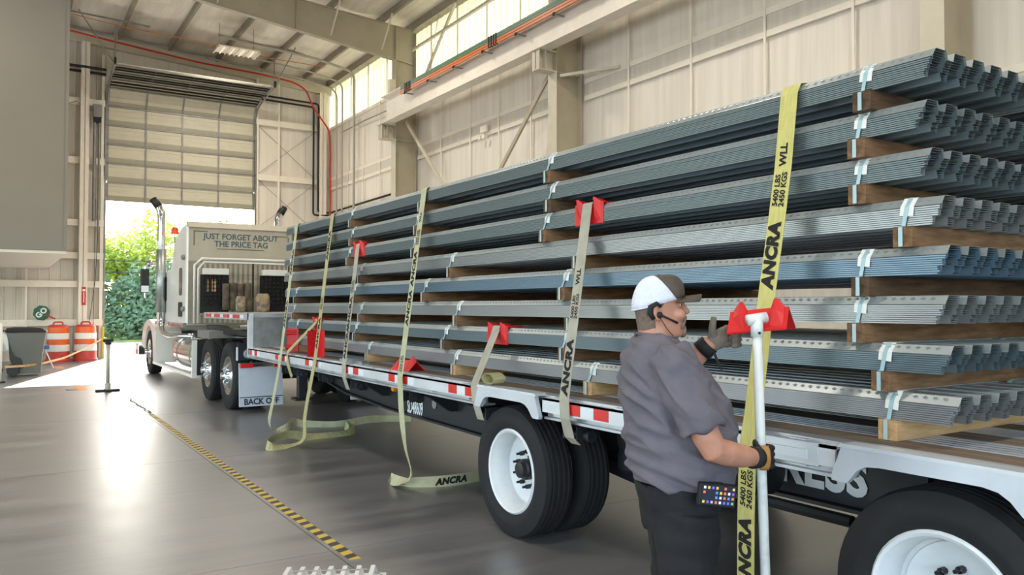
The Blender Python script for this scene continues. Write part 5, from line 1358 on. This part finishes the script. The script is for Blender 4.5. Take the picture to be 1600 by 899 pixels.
MB().tube([(-0.168 + 0.0, 0, 1.502)] + [(-0.084 - 0.086 * math.cos(t), 0.10 * math.sin(t), 1.492 - 0.12 * (-0.084 - 0.086 * math.cos(t)) + 0.002) for t in [2 * PI * k / 24 for k in range(1, 24)]] + [(-0.168, 0, 1.502)], 0.0055, 6).build('collar', 'shirt', None, 'all').parent = shirt
# trousers
tr = solid([MB().loft([ring(0.91, -0.165, 0.185, 0.195), ring(0.84, -0.155, 0.18, 0.195), ring(0.76, -0.14, 0.165, 0.19), ring(0.72, -0.13, 0.155, 0.18)]),
            MB().tube([(0.02, -0.09, 0.80), (0.012, -0.10, 0.62), (0.005, -0.11, 0.45), (-0.01, -0.115, 0.25), (-0.015, -0.115, 0.05)], [0.135, 0.122, 0.108, 0.098, 0.095], 20),
            MB().tube([(0.015, 0.09, 0.80), (0.03, 0.10, 0.62), (0.03, 0.11, 0.45), (0.005, 0.115, 0.25), (0.0, 0.115, 0.05)], [0.135, 0.120, 0.105, 0.096, 0.094], 20)], 0.010, 3, 'trousers')
nrm_ = [v.normal.copy() for v in tr.vertices]
for v, n in zip(tr.vertices, nrm_):
    x, y, z = v.co
    f = mnoise.noise(Vector((x * 12 + z * 3, y * 12, z * 3.5))); f2 = mnoise.noise(Vector((x * 5, y * 5, z * 14)))
    v.co = v.co + n * (0.018 * f + 0.010 * f2)
trousers = wear_me('trousers', tr, 'trousers')
m = MB().tube([(0.04, -0.155, 0.84), (0.075, -0.19, 0.80), (0.12, -0.165, 0.77)], 0.004, 6)
m = MB(); m.ball((0.068, -0.178, 0.772), 0.011); wear(m.build('zip_top', 'tape_red', None, 'all'), trousers)
m = MB(); m.tube([(0.068, -0.182, 0.765), (0.074, -0.184, 0.725), (0.082, -0.182, 0.688)], [0.007, 0.005, 0.007], 8); wear(m.build('zip_pull', 'galv', None, 'all'), trousers)
for s, dx in ((-1, 0.0), (1, 0.015)):
    rg = [ring(0.0, -0.11 + dx, 0.17 + dx, 0.052, 20, 2.6, s * 0.115), ring(0.03, -0.115 + dx, 0.175 + dx, 0.055, 20, 2.6, s * 0.115), ring(0.07, -0.115 + dx, 0.16 + dx, 0.052, 20, 2.4, s * 0.115), ring(0.11, -0.11 + dx, 0.08 + dx, 0.05, 20, 2.2, s * 0.115), ring(0.20, -0.10 + dx, 0.055 + dx, 0.052, 20, 2.2, s * 0.115)]
    wear(MB().loft(rg).build('boot', 'boot', None, 'all'))
# hair stubble on the back and sides of the head
hm = MB(); rows = []
for z, a0, a1, hw in ((1.525, -0.155, 0.034, 0.071), (1.55, -0.159, 0.032, 0.0755), (1.575, -0.163, 0.034, 0.0792), (1.60, -0.167, 0.033, 0.0804), (1.628, -0.170, 0.028, 0.0804), (1.66, -0.170, 0.03, 0.0795)):
    rg = ring(z, a0 - 0.002, a1, hw + 0.0015, 48, 2.1, egg=0.22)
    lim = -0.105 if z < 1.565 else (-0.10 if z < 1.62 else -0.02)
    idx = [k for k in range(48) if rg[k][0] < (-0.10 if z < 1.62 else -0.045)]
    ks = [k for k in range(48)]
    half = 9 if z < 1.615 else 12
    rows.append([rg[(24 - half + j * 2 * half // 20) % 48] for j in range(21)])
vs = [p for r in rows for p in r]
hm.add(vs, [(i * 21 + j, i * 21 + j + 1, (i + 1) * 21 + j + 1, (i + 1) * 21 + j) for i in range(len(rows) - 1) for j in range(20)])
wear(hm.build('hair', 'hair_grey', None, 'all'))
# goatee and moustache
gt = solid([MB().ball((0.030, 0, 1.515), (0.016, 0.026, 0.022)), MB().ball((0.034, 0, 1.532), (0.010, 0.022, 0.014)), MB().tube([(0.012, -0.040, 1.53), (0.026, -0.032, 1.558), (0.037, -0.016, 1.575), (0.041, 0, 1.578), (0.037, 0.016, 1.575), (0.026, 0.032, 1.558), (0.012, 0.040, 1.53)], 0.0075, 8)], 0.003, 2, 'goatee')
wear_me('goatee', gt, 'beard')
for s in (-1, 1):
    e = MB().ball((0.004, s * 0.032, 1.629), 0.0108).build('eye', 'barrel_white', None, 'all'); wear(e)
    i = MB().ball((0.0125, s * 0.035, 1.629), (0.004, 0.006, 0.006)).build('iris', 'hub_black', None, 'all'); i.parent = e
    wear(MB().tube([(0.024, s * 0.014, 1.648), (0.022, s * 0.034, 1.652), (0.008, s * 0.052, 1.648)], 0.0045, 6).build('eyebrow', 'hair_grey', None, 'all'))
# trucker cap: white mesh back, brown front and brim
cp = empty('cap'); wear(cp)
fr, bk = MB(), MB(); n = 40; rings = []
for j in range(11):
    t = j / 10; ph = t * PI / 2
    sc = math.cos(ph) ** 0.62 if t < 1 else 0.02
    c0 = -0.074; hx = 0.108 * sc; hy = 0.089 * sc
    rg = []
    for k in range(n):
        th_ = 2 * PI * k / n; x = c0 + hx * math.cos(th_) + 0.004 * t; y = hy * math.sin(th_)
        rg.append((x, y, 1.636 + 0.27 * (x + 0.074) * (1 - t) + 0.112 * math.sin(ph) + 0.008 * max(0, math.cos(th_)) * math.sin(2 * ph)))
    rings.append(rg)
vs = [p for r in rings for p in r]
import bmesh
ff = [(j * n + k, j * n + (k + 1) % n, (j + 1) * n + (k + 1) % n, (j + 1) * n + k) for j in range(10) for k in range(n)] + [tuple(range(10 * n, 11 * n))]
fo_ = fr.add(vs, ff).build('front_panel', 'cap_brown', None, 'all'); fo_.parent = cp
bo_ = bk.add(vs, ff).build('mesh_back', 'cap_white', None, 'all'); bo_.parent = cp
for o, inn, outr in ((fo_, True, False), (bo_, False, True)):
    b_ = bmesh.new(); b_.from_mesh(o.data)
    bmesh.ops.bisect_plane(b_, geom=b_.verts[:] + b_.edges[:] + b_.faces[:], plane_co=(-0.022, 0, 1.655), plane_no=(1, 0, 0.80), clear_inner=inn, clear_outer=outr)
    b_.to_mesh(o.data); b_.free()
for o in (fo_, bo_):
    sd = o.modifiers.new('thick', 'SOLIDIFY'); sd.thickness = 0.003; sd.offset = 1
rimm = MB().tube([rings[0][k] for k in range(12, 29)], 0.004, 6).build('rim_band', 'cap_white', None, 'all'); rimm.parent = cp
bm_ = MB(); bv = []
for i in range(7):
    u = -1 + 2 * i / 6
    for j in range(6):
        t = j / 5
        a = math.radians(62 * u)
        bx0, by0 = -0.074 + 0.107 * math.cos(a), 0.089 * math.sin(a)
        tipx = 0.108 - 0.032 * u * u; tipy = 0.078 * u
        x = bx0 + (tipx - bx0) * t; y = by0 + (tipy - by0) * t
        bv.append((x, y, 1.662 + 0.24 * (bx0 - 0.03) * (1 - t) * 1.0 + 0.010 * t - 0.030 * u * u * (0.35 + 0.65 * t)))
bm_.add(bv, [(i * 6 + j, i * 6 + j + 1, (i + 1) * 6 + j + 1, (i + 1) * 6 + j) for i in range(6) for j in range(5)])
br = bm_.build('brim', 'cap_brown', None, 'all'); br.parent = cp; sd = br.modifiers.new('thick', 'SOLIDIFY'); sd.thickness = 0.004; sd.offset = 0
pt = MB().box(-0.021, 0.021, -0.011, 0.011, 0, 0.003).build('cap_patch', 'paper', None); pt.parent = cp
pt.location = (0.004, -0.030, 1.712); pt.rotation_euler = Vector((0.72, -0.42, 0.55)).to_track_quat('Z', 'Y').to_euler()
bt = MB().ball((-0.070, 0, 1.751), (0.007, 0.007, 0.004)).build('cap_button', 'cap_brown', None, 'all'); bt.parent = cp
# headset on the right ear
hs = empty('headset'); wear(hs)
o = MB().tube([(-0.085, -0.089, 1.622), (-0.105, -0.096, 1.635), (-0.128, -0.092, 1.62), (-0.130, -0.090, 1.595), (-0.115, -0.092, 1.57)], [0.007, 0.008, 0.012, 0.013, 0.008], 8).build('ear_hook', 'black_rubber', None, 'all'); o.parent = hs
o = MB().ball((-0.092, -0.094, 1.588), (0.013, 0.010, 0.014)).build('ear_piece', 'black_rubber', None, 'all'); o.parent = hs
o = MB().tube([(-0.088, -0.101, 1.587), (-0.055, -0.102, 1.572), (-0.018, -0.088, 1.556)], [0.005, 0.004, 0.0055], 8).build('microphone_boom', 'black_rubber', None, 'all'); o.parent = hs
o = MB().tube([(-0.09, -0.095, 1.575), (-0.06, -0.092, 1.53), (-0.02, -0.075, 1.49)], 0.0018, 5).build('cord', 'black_rubber', None, 'all'); o.parent = hs
# right glove closed on the pole
PY = -0.092                                   # the pole's sideways place
gl = solid([MB().ball((0.318, PY - 0.040, 1.020), (0.040, 0.020, 0.050)), MB().tube([(0.268, PY - 0.064, 1.027), (0.30, PY - 0.048, 1.022)], [0.038, 0.036], 14)]
           + [MB().tube([(0.335, PY - 0.045, z), (0.356, PY - 0.032, z), (0.362, PY - 0.006, z - 0.001), (0.350, PY + 0.022, z - 0.002), (0.326, PY + 0.031, z - 0.003), (0.306, PY + 0.026, z - 0.003)], [0.0125, 0.0122, 0.0118, 0.0112, 0.0105, 0.0095], 8) for z in (1.057, 1.032, 1.008, 0.985)]
           + [MB().tube([(0.298, PY - 0.045, 1.052), (0.292, PY - 0.02, 1.068), (0.303, PY + 0.012, 1.074), (0.325, PY + 0.028, 1.072)], [0.014, 0.013, 0.0125, 0.011], 8)], 0.0032, 2, 'glove')
gr = wear_me('glove', gl, 'glove_black'); gr['label'] = 'black work glove with tan back closed on the pole'
pt = MB(); vs = []
for i in range(9):
    for j in range(6):
        a = -1 + 2 * i / 8; b = j / 5
        vs.append((0.298 + 0.040 * b, PY - 0.0605 - 0.004 * (1 - (2 * b - 1) ** 2) + 0.018 * a * a, 1.020 + 0.049 * a))
pt.add(vs, [(i * 6 + j, i * 6 + j + 1, (i + 1) * 6 + j + 1, (i + 1) * 6 + j) for i in range(8) for j in range(5)])
o = pt.build('back_patch', 'glove_tan', None, 'all'); o.parent = gr; sd = o.modifiers.new('thick', 'SOLIDIFY'); sd.thickness = 0.004
o = MB().tube([(0.252, -0.175, 1.03), (0.285, -0.152, 1.025)], [0.044, 0.042], 18).build('cuff', 'glove_black', None, 'all'); o.parent = gr
# left glove: thumb up, fingers curled towards the camera
gl = solid([MB().loft([[(0.165 + 0.0 + 0.012 * math.sin(t) * 0 + d, 0.088 + 0.022 * math.cos(t), 1.462 + d * 0.45 + h * math.sin(t)) for t in [2 * PI * k / 16 for k in range(16)]] for d, h in ((0.0, 0.034), (0.03, 0.044), (0.06, 0.047), (0.082, 0.042))]),
            MB().tube([(0.185, 0.080, 1.500), (0.178, 0.070, 1.528), (0.180, 0.064, 1.555), (0.184, 0.062, 1.578)], [0.018, 0.016, 0.0145, 0.012], 10)]
           + [MB().tube([(0.238, 0.086, z), (0.262, 0.080, z + 0.004), (0.282, 0.060, z + 0.006), (0.284, 0.036, z + 0.003), (0.266, 0.026, z), (0.248, 0.030, z - 0.003)], [0.0135, 0.0130, 0.0125, 0.012, 0.0115, 0.010], 8) for z in (1.530, 1.505, 1.481, 1.459)], 0.0032, 2, 'glove')
gl2 = wear_me('glove', gl, 'glove_brown'); gl2['label'] = 'worn brown work glove with raised thumb'
o = MB().tube([(0.142, 0.104, 1.430), (0.172, 0.090, 1.462)], [0.047, 0.045], 18).build('cuff', 'glove_black', None, 'all'); o.parent = gl2
o = MB().ribbon([(0.180, 0.050, 1.425), (0.188, 0.045, 1.40), (0.198, 0.045, 1.375), (0.212, 0.045, 1.355)], (1, 0, 0.5), 0.011, 0.002).build('cuff_tab', 'glove_black', None); o.parent = gl2
# phone clipped at the right hip
ph = empty('smartphone', (MX, MY, 0), MRZ); tag(ph, 'smartphone with lit screen clipped sideways on the man\'s hip', 'phone')
PT = Matrix.Translation((0.092, -0.232, 0.900)) @ Matrix.Rotation(math.radians(14), 4, 'Z') @ Matrix.Rotation(math.radians(9), 4, 'Y')
def put(mb, name, m, par=ph, **k):
    o = mb.xf(PT).build(name, m, None, **k); o.parent = par; return o
emit('screen_glow', (40, 44, 60), 0.25)
case = put(MB().box(-0.082, 0.082, -0.008, 0.016, -0.044, 0.044), 'case', 'black_rubber', bevel=0.006)
put(MB().box(-0.074, 0.074, -0.0095, -0.008, -0.036, 0.036), 'screen', 'screen_glow')
cols_ = [(235, 235, 240), (90, 150, 240), (110, 210, 110), (240, 120, 90), (240, 200, 90), (190, 190, 200), (120, 110, 220)]
for i, c in enumerate(cols_): emit('icon_%d' % i, c, 0.35)
r6 = random.Random(3)
for i in range(8):
    for j in range(4):
        if 1 <= i <= 2 and j in (1, 2): continue
        x = -0.064 + 0.0183 * i; z = -0.027 + 0.018 * j
        if r6.random() < 0.15: continue
        put(MB().box(x - 0.0048, x + 0.0048, -0.0102, -0.0095, z - 0.0048, z + 0.0048), 'icon', 'icon_%d' % r6.randrange(7))
put(MB().box(-0.03, 0.03, 0.016, 0.03, -0.03, 0.045), 'belt_clip', 'black_rubber')
# white pole with tee, carrying a red protector
po = empty('pole', (MX, MY, 0), MRZ); tag(po, 'dirty white plastic pole with tee top in the man\'s hands', 'pole')
o = MB().tube([(0.352, PY, 0.004), (0.322, PY, 1.02), (0.309, PY, 1.535)], 0.0195, 16).build('shaft', 'pvc', None, 'all'); o.parent = po
o = MB().tube([(0.3095, PY, 1.50), (0.308, PY, 1.575)], 0.025, 16).build('tee_socket', 'pvc', None, 'all'); o.parent = po
o = MB().tube([(0.268, PY, 1.566), (0.348, PY, 1.578)], 0.0225, 16).build('tee_bar', 'pvc', None, 'all'); o.parent = po
o = MB().lathe([(0.006, -0.027), (0.006, -0.024)], (0.309, PY, 1.515), 'y', 8).build('screw', 'hub_black', None); o.parent = po
# its protector: ridge up, feet down, right end turned a little to the camera
loc = Matrix.Translation((MX, MY, 0)) @ Matrix.Rotation(MRZ, 4, 'Z') @ Vector((0.355, 0.0, 1.612))
o = protector(loc, (0, 0, 0), 'red corner protector carried on top of the white pole', 0.92)
o.scale = (0.88, 0.80, 0.88)
# local y of the protector (its length) runs along the picture; legs hang at 45 degrees
ax = (Matrix.Rotation(MRZ - math.radians(36), 3, 'Z') @ Vector((1, 0, 0.10))).normalized()
yv = ax; zup = Vector((0, 0, 1)); side = yv.cross(zup).normalized(); upv = side.cross(yv).normalized()
# protector's corner direction is (-1,0,1)/sqrt2 in its own x,z; turn that to 'up'
xv = (side - upv).normalized(); zv = xv.cross(yv).normalized()
o.rotation_euler = Matrix((xv, yv, zv)).transposed().to_euler()
